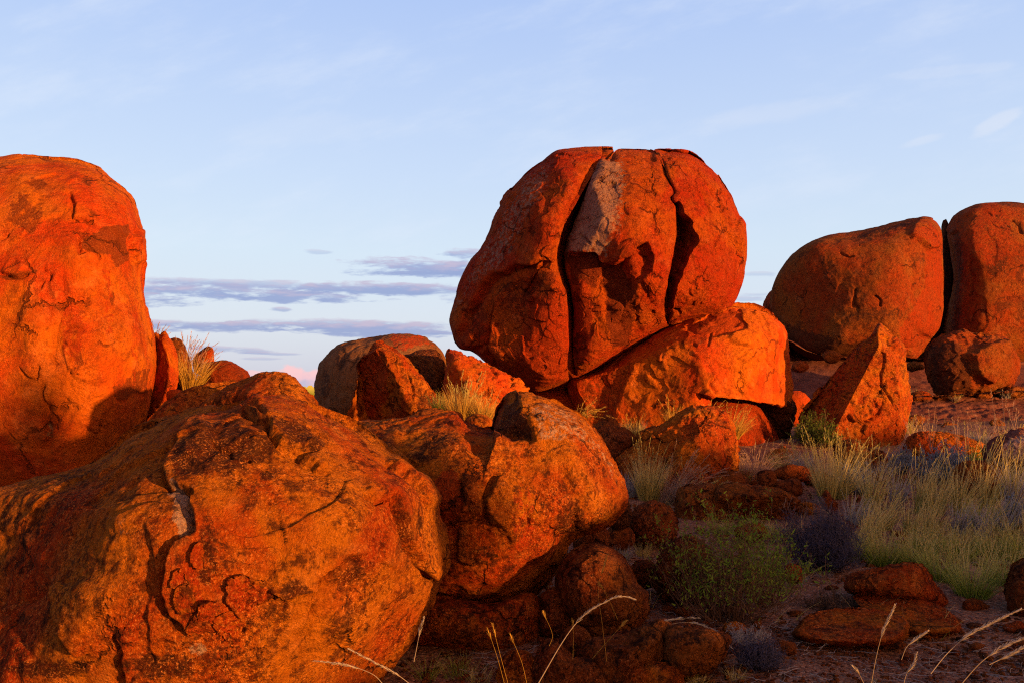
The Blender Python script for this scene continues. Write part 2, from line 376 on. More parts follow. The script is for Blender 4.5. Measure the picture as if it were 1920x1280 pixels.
ROCKS = {}
def rock(name, label, cat, pts, Yd, T, mat, Tb=None, p=2.2, q=2.0, M=60, facets=(), feats=(), paints=(), body=None, ctr=None,
         rough=1.0, plates=0.5, chip=0.0, back=None, seed=0, group=None, parent=None, kcut=0.05, edge=None):
    """One solid rock. pts: its outline as seen from the camera (photo pixels), Yd its distance, T / Tb how far it bulges
    towards and away from the camera (m). facets: (px, py, z, sx, sy) broken planes. body: outline of the whole boulder a split piece belongs to."""
    Bd = catmull(pts, 4 * (M - 1))
    C = np.array(ctr if ctr is not None else centroid(Bd), float)
    par = catmull(body, 720) if body is not None else catmull(pts, 720)
    PC = centroid(par) if body is not None else C
    ang = np.arctan2(par[:, 1] - PC[1], par[:, 0] - PC[0]); rad = np.hypot(par[:, 0] - PC[0], par[:, 1] - PC[1]); o_ = np.argsort(ang); ang, rad = ang[o_], rad[o_]
    Tb = T if Tb is None else Tb
    u = np.linspace(-1, 1, M); uu, vv = np.meshgrid(u, u, indexing='xy'); uu = uu.ravel(); vv = vv.ravel()
    rho = np.maximum(np.abs(uu), np.abs(vv)); safe = np.maximum(rho, 1e-9); a = uu / safe; c = vv / safe
    per = np.where((c <= -1 + 1e-9), (a + 1) / 8, np.where(a >= 1 - 1e-9, 0.25 + (c + 1) / 8, np.where(c >= 1 - 1e-9, 0.5 + (1 - a) / 8, 0.75 + (1 - c) / 8))) % 1.0
    nB = len(Bd); f = per * nB; i0 = np.floor(f + 1e-6).astype(int) % nB; fr = np.clip(f - np.floor(f + 1e-6), 0, 1)
    Bs = Bd[i0] * (1 - fr)[:, None] + Bd[(i0 + 1) % nB] * fr[:, None]
    w = np.sin(rho * math.pi / 2) if body is None else rho ** 0.85 * 0.5 + 0.5 * np.sin(rho * math.pi / 2)
    fp = C + w[:, None] * (Bs - C)
    def rpar(P, w0):
        if body is None: return w0
        an = np.arctan2(P[:, 1] - PC[1], P[:, 0] - PC[0]); R = np.interp(an, ang, rad, period=2 * math.pi)
        return np.clip(np.hypot(P[:, 0] - PC[0], P[:, 1] - PC[1]) / R, 0, 1)
    h = lambda r: np.clip(1 - np.clip(r, 0, 1) ** p, 0, 1) ** (1 / q)
    s0 = Yd / F
    off = seed * 13.7 + len(ROCKS) * 3.1
    def warp(P):
        z = np.full(len(P), off)
        n1 = fbm(np.column_stack([P[:, 0] / 30, P[:, 1] / 30, z]), 3); n2 = fbm(np.column_stack([P[:, 0] / 30, P[:, 1] / 30, z + 50]), 3)
        return P[:, 0] + n1 * 5.0, P[:, 1] + n2 * 5.0
    def zfront(P, w0):
        z = T * h(rpar(P, w0))
        for (fx, fy, fz, sx, sy) in facets:
            pl = fz + sx * (P[:, 0] - fx) * s0 - sy * (P[:, 1] - fy) * s0
            d = np.clip(0.5 + 0.5 * (pl - z) / kcut, 0, 1); z = pl * (1 - d) + z * d - kcut * d * (1 - d)
        if edge is not None:                                     # chamfer along the outline of a split piece
            dd = poly_sd(P[:, 0], P[:, 1], Bd[::max(1, nB // 160)])
            z = z - edge[1] * np.exp(-np.maximum(dd, 0) / edge[0])
        return z
    zf = zfront(fp, w)
    # boundary ring, order by perimeter
    ring = []
    g = np.arange(M * M).reshape(M, M)
    ring = list(g[0, :-1]) + list(g[:-1, -1]) + list(g[-1, :0:-1]) + list(g[:0:-1, 0]); ring = np.array(ring)
    nb = len(ring)
    rb = fp[ring]; wr = np.ones(nb)
    zb_rim = -Tb * h(rpar(rb, wr)); zf_rim = zf[ring]
    P2 = [fp]; Z2 = [zf]; FR = [np.ones(M * M)]
    rings = [ring]
    base = M * M
    gap = float(np.max(zf_rim - zb_rim)) / s0
    nrim = int(np.clip(gap / 14, 0, 14))
    for k in range(1, nrim + 1):
        t = k / (nrim + 1); P2.append(rb); Z2.append(zf_rim * (1 - t) + zb_rim * t); FR.append(np.zeros(nb)); rings.append(base + np.arange(nb)); base += nb
    KB = max(6, M // 8)
    for k in range(KB):
        rh = math.cos((k + (1 if nrim == 0 else 0)) / KB * math.pi / 2)
        if rh < 1e-3: break
        if body is not None: rh = max(rh, 0.02)
        Pk = C + rh * (rb - C); P2.append(Pk); Z2.append(-Tb * h(rpar(Pk, np.full(nb, rh)))); FR.append(np.zeros(nb)); rings.append(base + np.arange(nb)); base += nb
    P2.append(C[None]); Z2.append(np.array([-Tb * h(rpar(C[None], np.zeros(1)))[0]])); FR.append(np.zeros(1))
    P2 = np.concatenate(P2); Z2 = np.concatenate(Z2); FR = np.concatenate(FR)
    if back is not None:                                         # the hidden side of a split piece leans over behind the crack
        x0, dx = back; sel = (FR < 0.5) & (P2[:, 0] > x0); P2[sel, 0] += dx * sstep(P2[sel, 0], x0, x0 + 40) * sstep(T * 0.8 - Z2[sel], 0, T * 0.7)
    V = at(P2[:, 0], P2[:, 1], Yd - Z2)
    fq = np.stack([g[:-1, :-1].ravel(), g[1:, :-1].ravel(), g[1:, 1:].ravel(), g[:-1, 1:].ravel()], -1)
    quads = [fq]
    for r1, r2 in zip(rings[:-1], rings[1:]):
        quads.append(np.stack([r1, r2, np.roll(r2, -1), np.roll(r1, -1)], -1))
    last = rings[-1]
    quads.append(np.stack([last, np.full(nb, base), np.full(nb, base), np.roll(last, -1)], -1))
    Fq = np.concatenate(quads)
    def normals(V):
        e = np.cross(V[Fq[:, 2]] - V[Fq[:, 0]], V[Fq[:, 3]] - V[Fq[:, 1]]); N = np.zeros_like(V)
        for k in range(4): np.add.at(N, Fq[:, k], e)
        return N / np.maximum(np.linalg.norm(N, axis=1), 1e-12)[:, None]
    N = normals(V)
    cen = V.mean(0)
    if ((V[:M * M] - cen) * N[:M * M]).sum() < 0: Fq = Fq[:, ::-1]; N = -N
    # displacement
    wx, wy = warp(P2)
    size = max(1e-3, min(np.ptp(V[:, 0]), np.ptp(V[:, 2])))
    q_ = V + off
    fA = 1.6 / size
    warpv = np.stack([fbm(q_ * 3 * fA + 9, 2), fbm(q_ * 3 * fA + 31, 2), fbm(q_ * 3 * fA + 57, 2)], -1) * 0.25 / fA
    disp = rough * (0.022 * size * fbm(q_ * fA, 4) + 0.010 * min(size, 2.0) * fbm(q_ * fA * 6, 4, 0.55))
    fdet = min(M, 300) / (size * 9)
    disp += rough * 0.006 * min(size, 1.5) ** 0.5 * fbm(q_ * min(14.0, fdet), 3, 0.6)
    if plates:
        fld = fbm((q_ + warpv * 0.6) * fA * 1.1 + 5, 3, 0.45)
        wdt = 0.02 + 0.6 * fA * size / M
        st = sum(sstep(fld, lv - wdt, lv + wdt) for lv in (-0.42, -0.05, 0.33))
        disp += plates * 0.016 * min(size, 2.5) ** 0.8 * (st - 1.5)
    fm = FR.copy()
    if chip:
        w2 = np.stack([fbm(q_ * fA * 5 + 3, 2), fbm(q_ * fA * 5 + 23, 2), fbm(q_ * fA * 5 + 43, 2)], -1) * 0.12 / fA
        disp += chip * (0.020 * size * chips(q_ + w2, fA * 2.2, seed) + 0.008 * size * chips(q_ + w2 * .4, fA * 6.5, seed + 9))
    if body is not None:                                         # clean break lines on the split pieces
        disp = disp * (0.35 + 0.65 * sstep(poly_sd(P2[:, 0], P2[:, 1], Bd[::max(1, nB // 160)]), 0, 22))
    carve = np.zeros(len(V))                                     # broken-out faces are cut straight back into the rock
    for ft in feats:
        if getattr(ft, 'cut', False): carve += ft(wx, wy) * fm
        else: disp = disp + ft(wx, wy) * fm
    vd = V - np.array([0, 0, CAMZ]); vd /= np.linalg.norm(vd, axis=1)[:, None]
    V = V - vd * carve[:, None]
    V = V + N * disp[:, None]
    at_ = {}
    for key in ('stain_shade', 'red', 'pale'): at_[key] = np.zeros(len(V))
    for (key, poly, soft, k) in paints:
        at_[key] = np.maximum(at_[key], k * sstep(poly_sd(wx, wy, poly), -soft, soft) * fm)
    faces = [tuple(x) if len(set(x)) == 4 else tuple(dict.fromkeys(x)) for x in Fq[-nb:].tolist()]
    # degenerate last fan -> triangles: build flat lists by hand
    flat = np.concatenate([Fq[:-nb].ravel(), np.array([i for t in faces for i in t])]).astype(np.int32)
    sizes = np.concatenate([np.full(len(Fq) - nb, 4), np.array([len(t) for t in faces])]).astype(np.int32)
    origin = (float(V[:, 0].mean()), float(V[:, 1].mean()), float(V[:, 2].min()))
    me = bpy.data.meshes.new(name); me.vertices.add(len(V)); me.vertices.foreach_set('co', (V - np.array(origin)).astype(np.float32).ravel())
    me.loops.add(len(flat)); me.loops.foreach_set('vertex_index', flat)
    me.polygons.add(len(sizes)); me.polygons.foreach_set('loop_start', np.concatenate([[0], np.cumsum(sizes)[:-1]]).astype(np.int32))
    me.update(calc_edges=True); me.validate()
    me.polygons.foreach_set('use_smooth', np.ones(len(me.polygons), dtype=bool))
    for k, v in at_.items():
        aa = me.attributes.new(k, 'FLOAT', 'POINT'); aa.data.foreach_set('value', v.astype(np.float32))
    me.materials.append(mat)
    o = bpy.data.objects.new(name, me); COL.objects.link(o); o.location = origin
    if parent is not None: o.parent = parent; o.location = Vector(origin) - parent.location
    else: tag(o, label, cat, group)
    ROCKS[o.name] = (P2[:M * M], V[:M * M])
    return o
def surf_depth(o, px, py):
    P, V = ROCKS[o.name]; i = np.argmin((P[:, 0] - px) ** 2 + (P[:, 1] - py) ** 2); return float(V[i, 1])
# ================================================================== GROUND
def build_ground():
    # one sheet: fine near the camera, coarse to the horizon
    xs = np.concatenate([-np.geomspace(9000, 30, 26), np.linspace(-26, 26, 210), np.geomspace(30, 9000, 26)])
    ys = np.concatenate([-np.geomspace(9000, 12, 22), np.linspace(-9, 1.5, 16), np.linspace(1.8, 34, 260), np.geomspace(36, 9000, 34)])
    XX, YY = np.meshgrid(xs, ys); x = XX.ravel(); y = YY.ravel()
    z = ground_z(x, y)
    near = 1 - sstep(np.hypot(x, y), 30, 60)
    z = z + near * (0.05 * fbm(np.column_stack([x * 0.5, y * 0.5, x * 0]), 3) + 0.018 * fbm(np.column_stack([x * 2.2, y * 2.2, x * 0 + 4]), 3))
    n, m = XX.shape; g = np.arange(n * m).reshape(n, m)
    f = np.stack([g[:-1, :-1].ravel(), g[:-1, 1:].ravel(), g[1:, 1:].ravel(), g[1:, :-1].ravel()], -1)
    mt = bpy.data.materials.new("red_gravelly_sand"); mt.use_nodes = True; nt = mt.node_tree; nt.nodes.clear(); b = NB(nt)
    geo = b.new('ShaderNodeNewGeometry').outputs['Position']
    big = b.noise(geo, 0.8, 5, 0.6, 0.5); mid = b.noise(geo, 5.0, 6, 0.7)
    col = b.mix(b.mr(big, 0.4, 0.6), (0.15, 0.044, 0.016), (0.20, 0.070, 0.028))
    col = b.mix(b.m('MULTIPLY', b.mr(mid, 0.5, 0.7), 0.6), col, (0.06, 0.024, 0.016))
    v1 = b.new('ShaderNodeTexVoronoi'); b.put(v1.inputs['Vector'], geo); v1.inputs['Scale'].default_value = 60.0
    c1 = b.new('ShaderNodeSeparateColor'); b.put(c1.inputs[0], v1.outputs['Color'])
    v2 = b.new('ShaderNodeTexVoronoi'); b.put(v2.inputs['Vector'], geo); v2.inputs['Scale'].default_value = 24.0
    c2 = b.new('ShaderNodeSeparateColor'); b.put(c2.inputs[0], v2.outputs['Color'])
    col = b.mix(b.m('MULTIPLY', b.mr(c1.outputs[0], 0.70, 0.9), 0.75), col, (0.34, 0.17, 0.095))
    col = b.mix(b.m('MULTIPLY', b.mr(c1.outputs[1], 0.60, 0.8), 0.7), col, (0.025, 0.011, 0.009))
    col = b.mix(b.m('MULTIPLY', b.mr(c2.outputs[0], 0.8, 0.9), 0.5), col, (0.25, 0.09, 0.04))
    h = b.m('ADD', b.m('MULTIPLY', v1.outputs['Distance'], -0.006), b.m('MULTIPLY', v2.outputs['Distance'], -0.012))
    h = b.m('ADD', h, b.m('MULTIPLY', mid, 0.03))
    bp = b.new('ShaderNodeBump'); bp.inputs['Strength'].default_value = 1.0; bp.inputs['Distance'].default_value = 1.0; b.put(bp.inputs['Height'], h)
    p = b.new('ShaderNodeBsdfPrincipled'); b.put(p.inputs['Base Color'], col); p.inputs['Roughness'].default_value = 0.9
    p.inputs['Specular IOR Level'].default_value = 0.2; b.put(p.inputs['Normal'], bp.outputs[0])
    o = b.new('ShaderNodeOutputMaterial'); nt.links.new(p.outputs[0], o.inputs[0])
    g_ = mesh_obj('ground', np.column_stack([x, y, z]), f, mt, origin=(0, 0, 0)); tag(g_, kind='structure')
build_ground()

# ================================================================== THE BIG BOULDERS
# --- tall tower at the left edge
tower = rock('boulder', 'tall smooth bright orange tower boulder at the left edge of the view', 'boulder',
     [(0, 295), (47, 291), (90, 296), (150, 303), (188, 318), (222, 346), (240, 362), (252, 378), (262, 412), (268, 432), (273, 462), (272, 490), (268, 505), (270, 560),
      (275, 590), (285, 640), (284, 680), (276, 740), (264, 795), (235, 880), (180, 980), (0, 1000), (-190, 980), (-260, 800), (-270, 560), (-230, 400), (-150, 330), (-70, 303)],
     10.2, 1.7, M_or, Tb=1.6, p=2.9, q=2.2, M=330, rough=0.7, plates=0.8, seed=1,
     feats=[ledge([(112, 352), (136, 367), (141, 385), (138, 406), (159, 410), (176, 411), (182, 422)], 0.035, 40, 2, 1.0),
            ledge([(193, 488), (170, 473), (145, 475), (143, 440)], 0.05, 60, 2, 0.9),
            ledge([(115, 493), (115, 550), (118, 566), (106, 606), (100, 633), (98, 654), (96, 678), (101, 710)], -0.06, 40, 2.5, -0.7),
            crack([(82, 715), (82, 760), (106, 785), (107, 816)], 2.2, 0.05), crack([(32, 689), (48, 705), (65, 711), (77, 681)], 2.2, 0.05),
            crack([(157, 792), (181, 814), (190, 790)], 1.8, 0.035), ledge([(-5, 508), (12, 513), (35, 522), (60, 512)], 0.05, 30, 2, 0.8),
            crack([(80, 500), (92, 518), (95, 530)], 2, 0.05), crack([(84, 526), (76, 545)], 2, 0.04), crack([(118, 620), (135, 615), (158, 622)], 3, 0.05),
            crack([(120, 640), (128, 648), (145, 640)], 2.2, 0.03), crack([(205, 635), (225, 640)], 2.5, 0.03), crack([(130, 690), (133, 703), (150, 702)], 2.0, 0.035),
            ledge([(206, 728), (222, 752), (248, 742), (270, 738)], -0.03, 18, 2, -0.8), crack([(0, 450), (14, 440)], 2.5, 0.05), crack([(86, 750), (90, 830), (80, 850)], 6, 0.06),
            ledge([(262, 425), (255, 455), (262, 500)], 0.08, 14, 2.5, 0.5), bump(60, 620, 26, 130, 0.06), bump(180, 640, 40, 120, 0.05), bump(215, 780, 40, 60, 0.04), bump(30, 800, 40, 50, 0.05)],
     paints=[('stain_shade', [(195, 420), (244, 420), (241, 456), (250, 486), (225, 503), (211, 480), (183, 472), (150, 467), (152, 445), (172, 438), (176, 430), (184, 430)], 3, 0.95),
             ('stain_shade', [(32, 362), (40, 356), (54, 362), (68, 382), (84, 392), (82, 412), (60, 440), (30, 430), (14, 415), (18, 385)], 14, 0.66), ('stain_shade', ell(73, 343, 20, 12), 6, 0.68), ('stain_shade', ell(165, 335, 14, 9), 4, 0.7),
             ('stain_shade', [(206, 725), (235, 712), (250, 690), (278, 690), (268, 735), (240, 744), (222, 750)], 2, 0.62), ('stain_shade', [(136, 650), (150, 640), (160, 695), (136, 697)], 3, 0.6),
             ('stain_shade', [(0, 512), (40, 514), (80, 500), (70, 515), (30, 530), (0, 525)], 5, 0.7), ('red', [(190, 500), (215, 505), (205, 640), (190, 640)], 12, 0.6),
             ('red', ell(135, 620, 30, 60), 14, 0.6), ('stain_shade', ell(209, 560, 7, 14), 4, 0.66), ('pale', ell(92, 812, 14, 20), 8, 0.5), ('red', ell(250, 620, 8, 130), 6, 0.5)])

# --- main split boulder: three pieces of one block
KB = [(852, 603), (851, 634), (858, 573), (866, 537), (884, 498), (906, 467), (928, 406), (945, 376), (965, 349), (987, 325), (1015, 303), (1041, 284), (1100, 277), (1160, 279), (1228, 281),
      (1257, 280), (1293, 284), (1320, 303), (1349, 332), (1370, 366), (1387, 405), (1399, 429), (1400, 458), (1395, 511), (1387, 540), (1375, 569), (1358, 584), (1290, 603), (1247, 620),
      (1194, 651), (1145, 678), (1082, 711), (1067, 719), (1048, 726), (1000, 736), (954, 706), (919, 684), (886, 660), (862, 653)]
KB = [(851, 634), (852, 603)] + KB[2:]
YK = 18.0
K1 = rock('split_boulder', 'left third of the great cracked boulder, purple left flank and dark red broken face', 'boulder',
     [(851, 634), (852, 603), (858, 573), (866, 537), (884, 498), (906, 467), (921, 432), (928, 406), (945, 376), (954, 355), (965, 349), (987, 325), (1015, 303), (1041, 284), (1060, 280), (1100, 277), (1126, 277), (1128, 280), (1129, 296),
      (1110, 312), (1087, 356), (1068, 390), (1049, 448), (1044, 492), (1053, 530), (1060, 550), (1062, 627), (1061, 685), (1067, 714), (1062, 719),
      (1048, 724), (1000, 734), (990, 733), (954, 704), (919, 682), (886, 658), (862, 653)],
     YK, 2.7, M_mn, Tb=2.6, p=2.4, q=2.0, M=330, body=KB, ctr=(978, 560), rough=0.42, plates=0.45, chip=0.65, back=(1008, 22), seed=3, edge=(7, 0.32),
     facets=[(960, 590, 1.62, 0.66, 0.16), (1030, 640, 1.85, 0.16, 0.42), (1000, 420, 2.0, 1.30, -.30)],
     feats=[ledge([(856, 640), (875, 600), (906, 546), (923, 524), (958, 507), (1006, 494), (1046, 489)][::1], 0.16, 60, 3, 0.5),
            ledge([(923, 542), (925, 573), (917, 625), (910, 649), (888, 656)], 0.08, 60, 2.5, 0.9), plate([(925, 560), (1000, 520), (1055, 560), (1055, 700), (1000, 720), (940, 660)], -0.05, 4),
            crack([(910, 649), (930, 680), (945, 690)], 3, 0.1), ledge([(955, 352), (940, 372), (935, 388)], 0.08, 12, 2.5, 0.5), crack([(1000, 345), (965, 372), (950, 390)], 2.5, 0.05),
            bump(1030, 640, 40, 60, 0.10), bump(880, 620, 18, 24, 0.06), crack([(1020, 520), (1005, 560), (990, 575)], 3, 0.05)],
     paints=[('stain_shade', [(925, 530), (1040, 498), (1050, 530), (1010, 560), (975, 600), (940, 590)], 20, 0.55), ('stain_shade', ell(895, 600, 22, 40), 10, 0.55),  # darker tone below the broken ledge and on the left flank
             ('red', [(1000, 560), (1060, 540), (1062, 710), (1000, 728), (960, 700)], 10, 0.85), ('pale', [(975, 330), (1040, 285), (1035, 340), (985, 440), (960, 500), (900, 540), (862, 600), (850, 590), (870, 540), (920, 440)], 22, 0.50)])
K2 = rock('split_boulder', 'middle third of the great cracked boulder with a pale grey upper left corner', 'boulder',
     [(1131, 297), (1143, 299), (1150, 288), (1160, 280), (1190, 280), (1220, 282), (1232, 290), (1241, 302), (1246, 325), (1258, 350), (1263, 364), (1256, 372), (1264, 386), (1264, 434), (1256, 472), (1248, 505), (1244, 530), (1244, 574),
      (1250, 598), (1258, 614), (1247, 620), (1194, 650), (1145, 677), (1082, 710), (1079, 695), (1076, 627), (1075, 560), (1071, 543), (1061, 511), (1058, 477), (1066, 463), (1080, 424), (1107, 342), (1122, 308)],
     YK, 2.7, M_mn, Tb=2.6, p=2.4, q=2.0, M=300, body=KB, ctr=(1155, 480), rough=0.42, plates=0.45, chip=0.65, back=(1212, 30), seed=5, edge=(5, 0.22),
     facets=[(1130, 400, 2.52, 1.05, -0.25), (1120, 590, 1.98, 0.40, 0.30)],
     feats=[ledge([(1056, 479), (1092, 476), (1121, 476), (1132, 490), (1160, 492), (1200, 462), (1214, 480), (1212, 510), (1190, 530)][::-1][::-1], 0.22, 46, 3, 0.2),
            plate([(1125, 500), (1165, 492), (1192, 540), (1190, 585), (1165, 620), (1140, 600), (1120, 545)], -0.10, 9),
            plate([(1150, 600), (1195, 560), (1200, 620), (1165, 660), (1145, 640)], -0.07, 7), ledge([(1122, 550), (1160, 570), (1168, 600), (1150, 620)], -0.10, 30, 3, -0.4),
            bump(1095, 540, 16, 30, 0.14), bump(1180, 400, 34, 80, 0.10), crack([(1095, 445), (1115, 455)], 2, 0.05), ledge([(1130, 303), (1160, 303), (1235, 300)], -0.10, 14, 2.5, 0.1),
            crack([(1190, 470), (1215, 490), (1210, 515), (1188, 530)], 2.2, 0.05), bump(1110, 650, 26, 26, 0.10)],
     paints=[('pale', [(1108, 296), (1168, 296), (1172, 360), (1158, 430), (1142, 478), (1092, 480), (1040, 480), (1066, 424), (1090, 342)], 34, 0.85), ('stain_shade', [(1058, 480), (1120, 478), (1130, 500), (1120, 540), (1075, 530)], 5, 0.8),
             ('stain_shade', ell(1172, 350, 16, 40), 10, 0.58), ('stain_shade', [(1125, 500), (1165, 495), (1200, 560), (1180, 650), (1145, 650)], 8, 0.8), ('red', ell(1195, 490, 20, 26), 6, 0.7), ('red', ell(1095, 600, 22, 80), 8, 0.7)])  # dark patches in the lower recess are painted shade
K3 = rock('split_boulder', 'right third of the great cracked boulder, sunlit orange with a dark slanting facet', 'boulder',
     [(1228, 281), (1257, 280), (1293, 284), (1310, 293), (1320, 303), (1349, 332), (1370, 366), (1387, 405), (1397, 425), (1400, 458), (1395, 511), (1387, 540), (1375, 569), (1358, 584), (1330, 592), (1290, 602), (1262, 612),
      (1252, 597), (1248, 574), (1248, 530), (1259, 478), (1267, 434), (1268, 386), (1260, 371), (1266, 362), (1250, 325), (1244, 303), (1236, 289)],
     YK, 2.7, M_mn, Tb=2.6, p=2.4, q=2.0, M=280, body=KB, ctr=(1320, 450), rough=0.55, plates=0.8, chip=0.3, seed=8, edge=(3, 0.10),
     feats=[slope([(1255, 380), (1278, 383), (1295, 419), (1308, 448), (1290, 492), (1271, 550), (1256, 600), (1230, 590), (1230, 530), (1250, 443)], [(1278, 383), (1295, 419), (1307, 448), (1290, 492), (1271, 550), (1256, 600)], 1.15, 32),
            ledge([(1228, 283), (1262, 294), (1285, 298), (1300, 315), (1310, 332), (1318, 360), (1335, 385)], -0.08, 30, 2, -1.1, 0.1),
            crack([(1310, 346), (1325, 372), (1340, 398)], 2, 0.08), crack([(1333, 350), (1348, 358), (1368, 372)], 2, 0.06), crack([(1252, 598), (1262, 586), (1276, 590)], 2.5, 0.06),
            ledge([(1360, 436), (1350, 440), (1340, 470)], 0.05, 20, 2, 0.5), crack([(1286, 345), (1295, 362)], 2, 0.05), crack([(1292, 540), (1300, 558)], 3, 0.05),
            ledge([(1388, 400), (1380, 440), (1390, 500)], 0.06, 12, 2, 0.4), bump(1340, 520, 40, 40, 0.08)],
     paints=[('red', ell(1345, 500, 40, 60), 14, 0.6)])
L1 = rock('boulder', 'bright orange boulder that carries the great cracked boulder on its sloping top', 'boulder',
     [(1060, 716), (1079, 704), (1110, 688), (1145, 668), (1194, 640), (1247, 610), (1268, 600), (1300, 590), (1358, 574), (1387, 572), (1416, 576), (1450, 593), (1472, 617), (1478, 652), (1482, 685), (1484, 753), (1484, 762), (1474, 764), (1450, 752), (1400, 742),
      (1350, 738), (1345, 755), (1350, 800), (1340, 870), (1200, 890), (1130, 870), (1090, 820), (1074, 760)],
     18.2, 2.3, M_or, Tb=2.4, p=2.5, q=2.0, M=330, rough=0.8, plates=0.8, chip=0.3, seed=11,
     facets=[(1130, 760, 1.25, 0.42, 0.05)],
     feats=[plate([(1283, 609), (1358, 584), (1387, 578), (1393, 600), (1393, 622), (1339, 630), (1300, 625)], -0.12, 2.5), crack([(1283, 609), (1300, 625), (1339, 630), (1393, 622)], 2.2, 0.06),
            ledge([(1232, 672), (1236, 676), (1243, 676)], 0.06, 16, 2, 0.6), ledge([(1360, 636), (1385, 650), (1405, 652), (1412, 656)], 0.08, 26, 2, 0.7), crack([(1425, 650), (1435, 670), (1448, 686)], 2, 0.06),
            crack([(1395, 660), (1380, 675)], 2, 0.05), ledge([(1345, 742), (1332, 728), (1328, 715), (1340, 700)], 0.08, 24, 2.5, 0.5), ledge([(1120, 830), (1180, 690), (1190, 670)], -0.10, 50, 8, 0.1),
            crack([(1330, 625), (1325, 650)], 2, 0.05), bump(1400, 640, 50, 40, 0.08), crack([(1455, 620), (1462, 648)], 2, 0.05), crack([(1296, 650), (1306, 653)], 2, 0.05)],
     paints=[('red', [(1283, 609), (1358, 584), (1387, 578), (1393, 600), (1393, 622), (1339, 630), (1300, 625)], 3, 1.0), ('stain_shade', [(1075, 715), (1190, 660), (1190, 700), (1160, 780), (1140, 860), (1080, 820)], 26, 0.52)])  # wide left mark puts the dim shading of the flank into the colour
rock('boulder', 'smooth red rounded rock tucked under the overhang of the supporting boulder', 'rock',
     [(1325, 735), (1395, 735), (1420, 757), (1445, 790), (1460, 822), (1465, 870), (1400, 900), (1310, 890), (1318, 800)], 18.1, 1.9, M_mn, Tb=.5, p=2.6, M=110, seed=12, plates=0.5,
     paints=[('red', ell(1390, 810, 90, 90), 10, 0.9)])
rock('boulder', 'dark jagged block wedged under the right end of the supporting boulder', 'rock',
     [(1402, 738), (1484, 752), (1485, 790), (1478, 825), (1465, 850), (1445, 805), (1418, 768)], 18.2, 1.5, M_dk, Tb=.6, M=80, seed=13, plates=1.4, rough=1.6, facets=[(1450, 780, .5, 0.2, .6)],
     paints=[('stain_shade', ell(1450, 780, 60, 60), 10, 0.7)])  # darkened all over, painting in the shade below the overhang
rock('rock', 'small red block filling the gap beneath the left third of the cracked boulder', 'rock',
     [(990, 724), (1045, 720), (1070, 722), (1092, 740), (1100, 800), (985, 800)], 18.6, 0.8, M_or, Tb=.6, M=50, seed=14, paints=[('red', ell(1020, 760, 60, 60), 5, 0.9)])

# --- right background group
rock('boulder', 'large rounded brown boulder behind the spire, left of the narrow black gap', 'boulder',
     [(1449, 567), (1453, 540), (1466, 508), (1490, 477), (1525, 452), (1568, 440), (1611, 434), (1658, 422), (1705, 411), (1736, 408), (1755, 417), (1765, 432), (1767, 477), (1769, 516), (1767, 575), (1759, 614), (1744, 637),
      (1720, 669), (1697, 675), (1634, 672), (1588, 674), (1548, 675), (1511, 666), (1480, 643), (1468, 616), (1455, 592)],
     29, 3.1, M_br, Tb=3.2, p=2.5, q=2.0, M=270, facets=[(1600, 540, 2.5, 0.5, 0.0), (1510, 560, 1.7, 0.95, 0.05)], kcut=0.8, rough=0.8, plates=0.35, seed=20,
     feats=[ledge([(1700, 440), (1722, 452), (1740, 470), (1762, 458)], 0.14, 40, 2, 0.5), crack([(1570, 470), (1590, 478), (1602, 476)], 2, 0.12), 
            crack([(1603, 540), (1598, 570), (1610, 580)], 2, 0.1), crack([(1648, 575), (1652, 562), (1640, 556)], 2, 0.1), crack([(1726, 515), (1738, 520), (1736, 502)], 2, 0.08),
            ledge([(1690, 660), (1720, 655), (1745, 630)], -0.15, 20, 3, -0.4)],
     paints=[('stain_shade', [(1470, 600), (1520, 620), (1600, 640), (1640, 630), (1640, 680), (1480, 680)], 14, 0.8), ('stain_shade', ell(1555, 505, 22, 26), 14, 0.5), ('stain_shade', ell(1640, 590, 60, 18), 14, 0.56),
             ('red', [(1740, 420), (1768, 440), (1768, 600), (1740, 640), (1690, 670), (1690, 620), (1735, 540)], 8, 0.9), ('red', ell(1725, 440, 26, 16), 8, 0.6), ('stain_shade', ell(1720, 485, 22, 14), 6, 0.5),
             ('stain_shade', [(1500, 470), (1610, 434), (1730, 408), (1700, 432), (1600, 450), (1520, 470), (1480, 520)], 8, 0.6)])
rock('boulder', 'reddish boulder peeping out behind the left end of the large brown boulder', 'boulder',
     [(1430, 582), (1434, 562), (1441, 550), (1451, 544), (1475, 550), (1480, 600), (1470, 640), (1445, 630), (1433, 600)], 33, 1.2, M_br, M=40, seed=21, paints=[('red', ell(1445, 590, 40, 60), 5, .8)])
rock('boulder', 'tall rounded orange brown boulder cut off by the right edge of the view', 'boulder',
     [(1783, 470), (1778, 440), (1780, 424), (1791, 407), (1814, 393), (1849, 384), (1888, 381), (1925, 384), (1970, 397), (2015, 430), (2050, 500), (2050, 640), (1990, 710), (1900, 712), (1800, 690), (1773, 640), (1779, 575), (1788, 528)],
     32.5, 3.0, M_br, Tb=3, p=2.8, q=2.1, M=230, rough=0.8, plates=0.9, seed=22,
     feats=[crack([(1822, 480), (1818, 500), (1826, 530), (1820, 560)], 2.5, 0.1), ledge([(1780, 440), (1790, 433), (1800, 430)], 0.1, 12, 2, 0.5), crack([(1898, 410), (1915, 425), (1920, 440)], 2.5, 0.12), bump(1860, 470, 30, 50, -0.1)],
     paints=[('red', ell(1860, 440, 45, 60), 10, 0.6), ('stain_shade', ell(1868, 485, 28, 36), 10, 0.62), ('stain_shade', [(1780, 430), (1800, 420), (1810, 520), (1800, 640), (1776, 640), (1790, 520)], 8, 0.58), ('stain_shade', ell(1920, 380, 60, 14), 5, .6)])
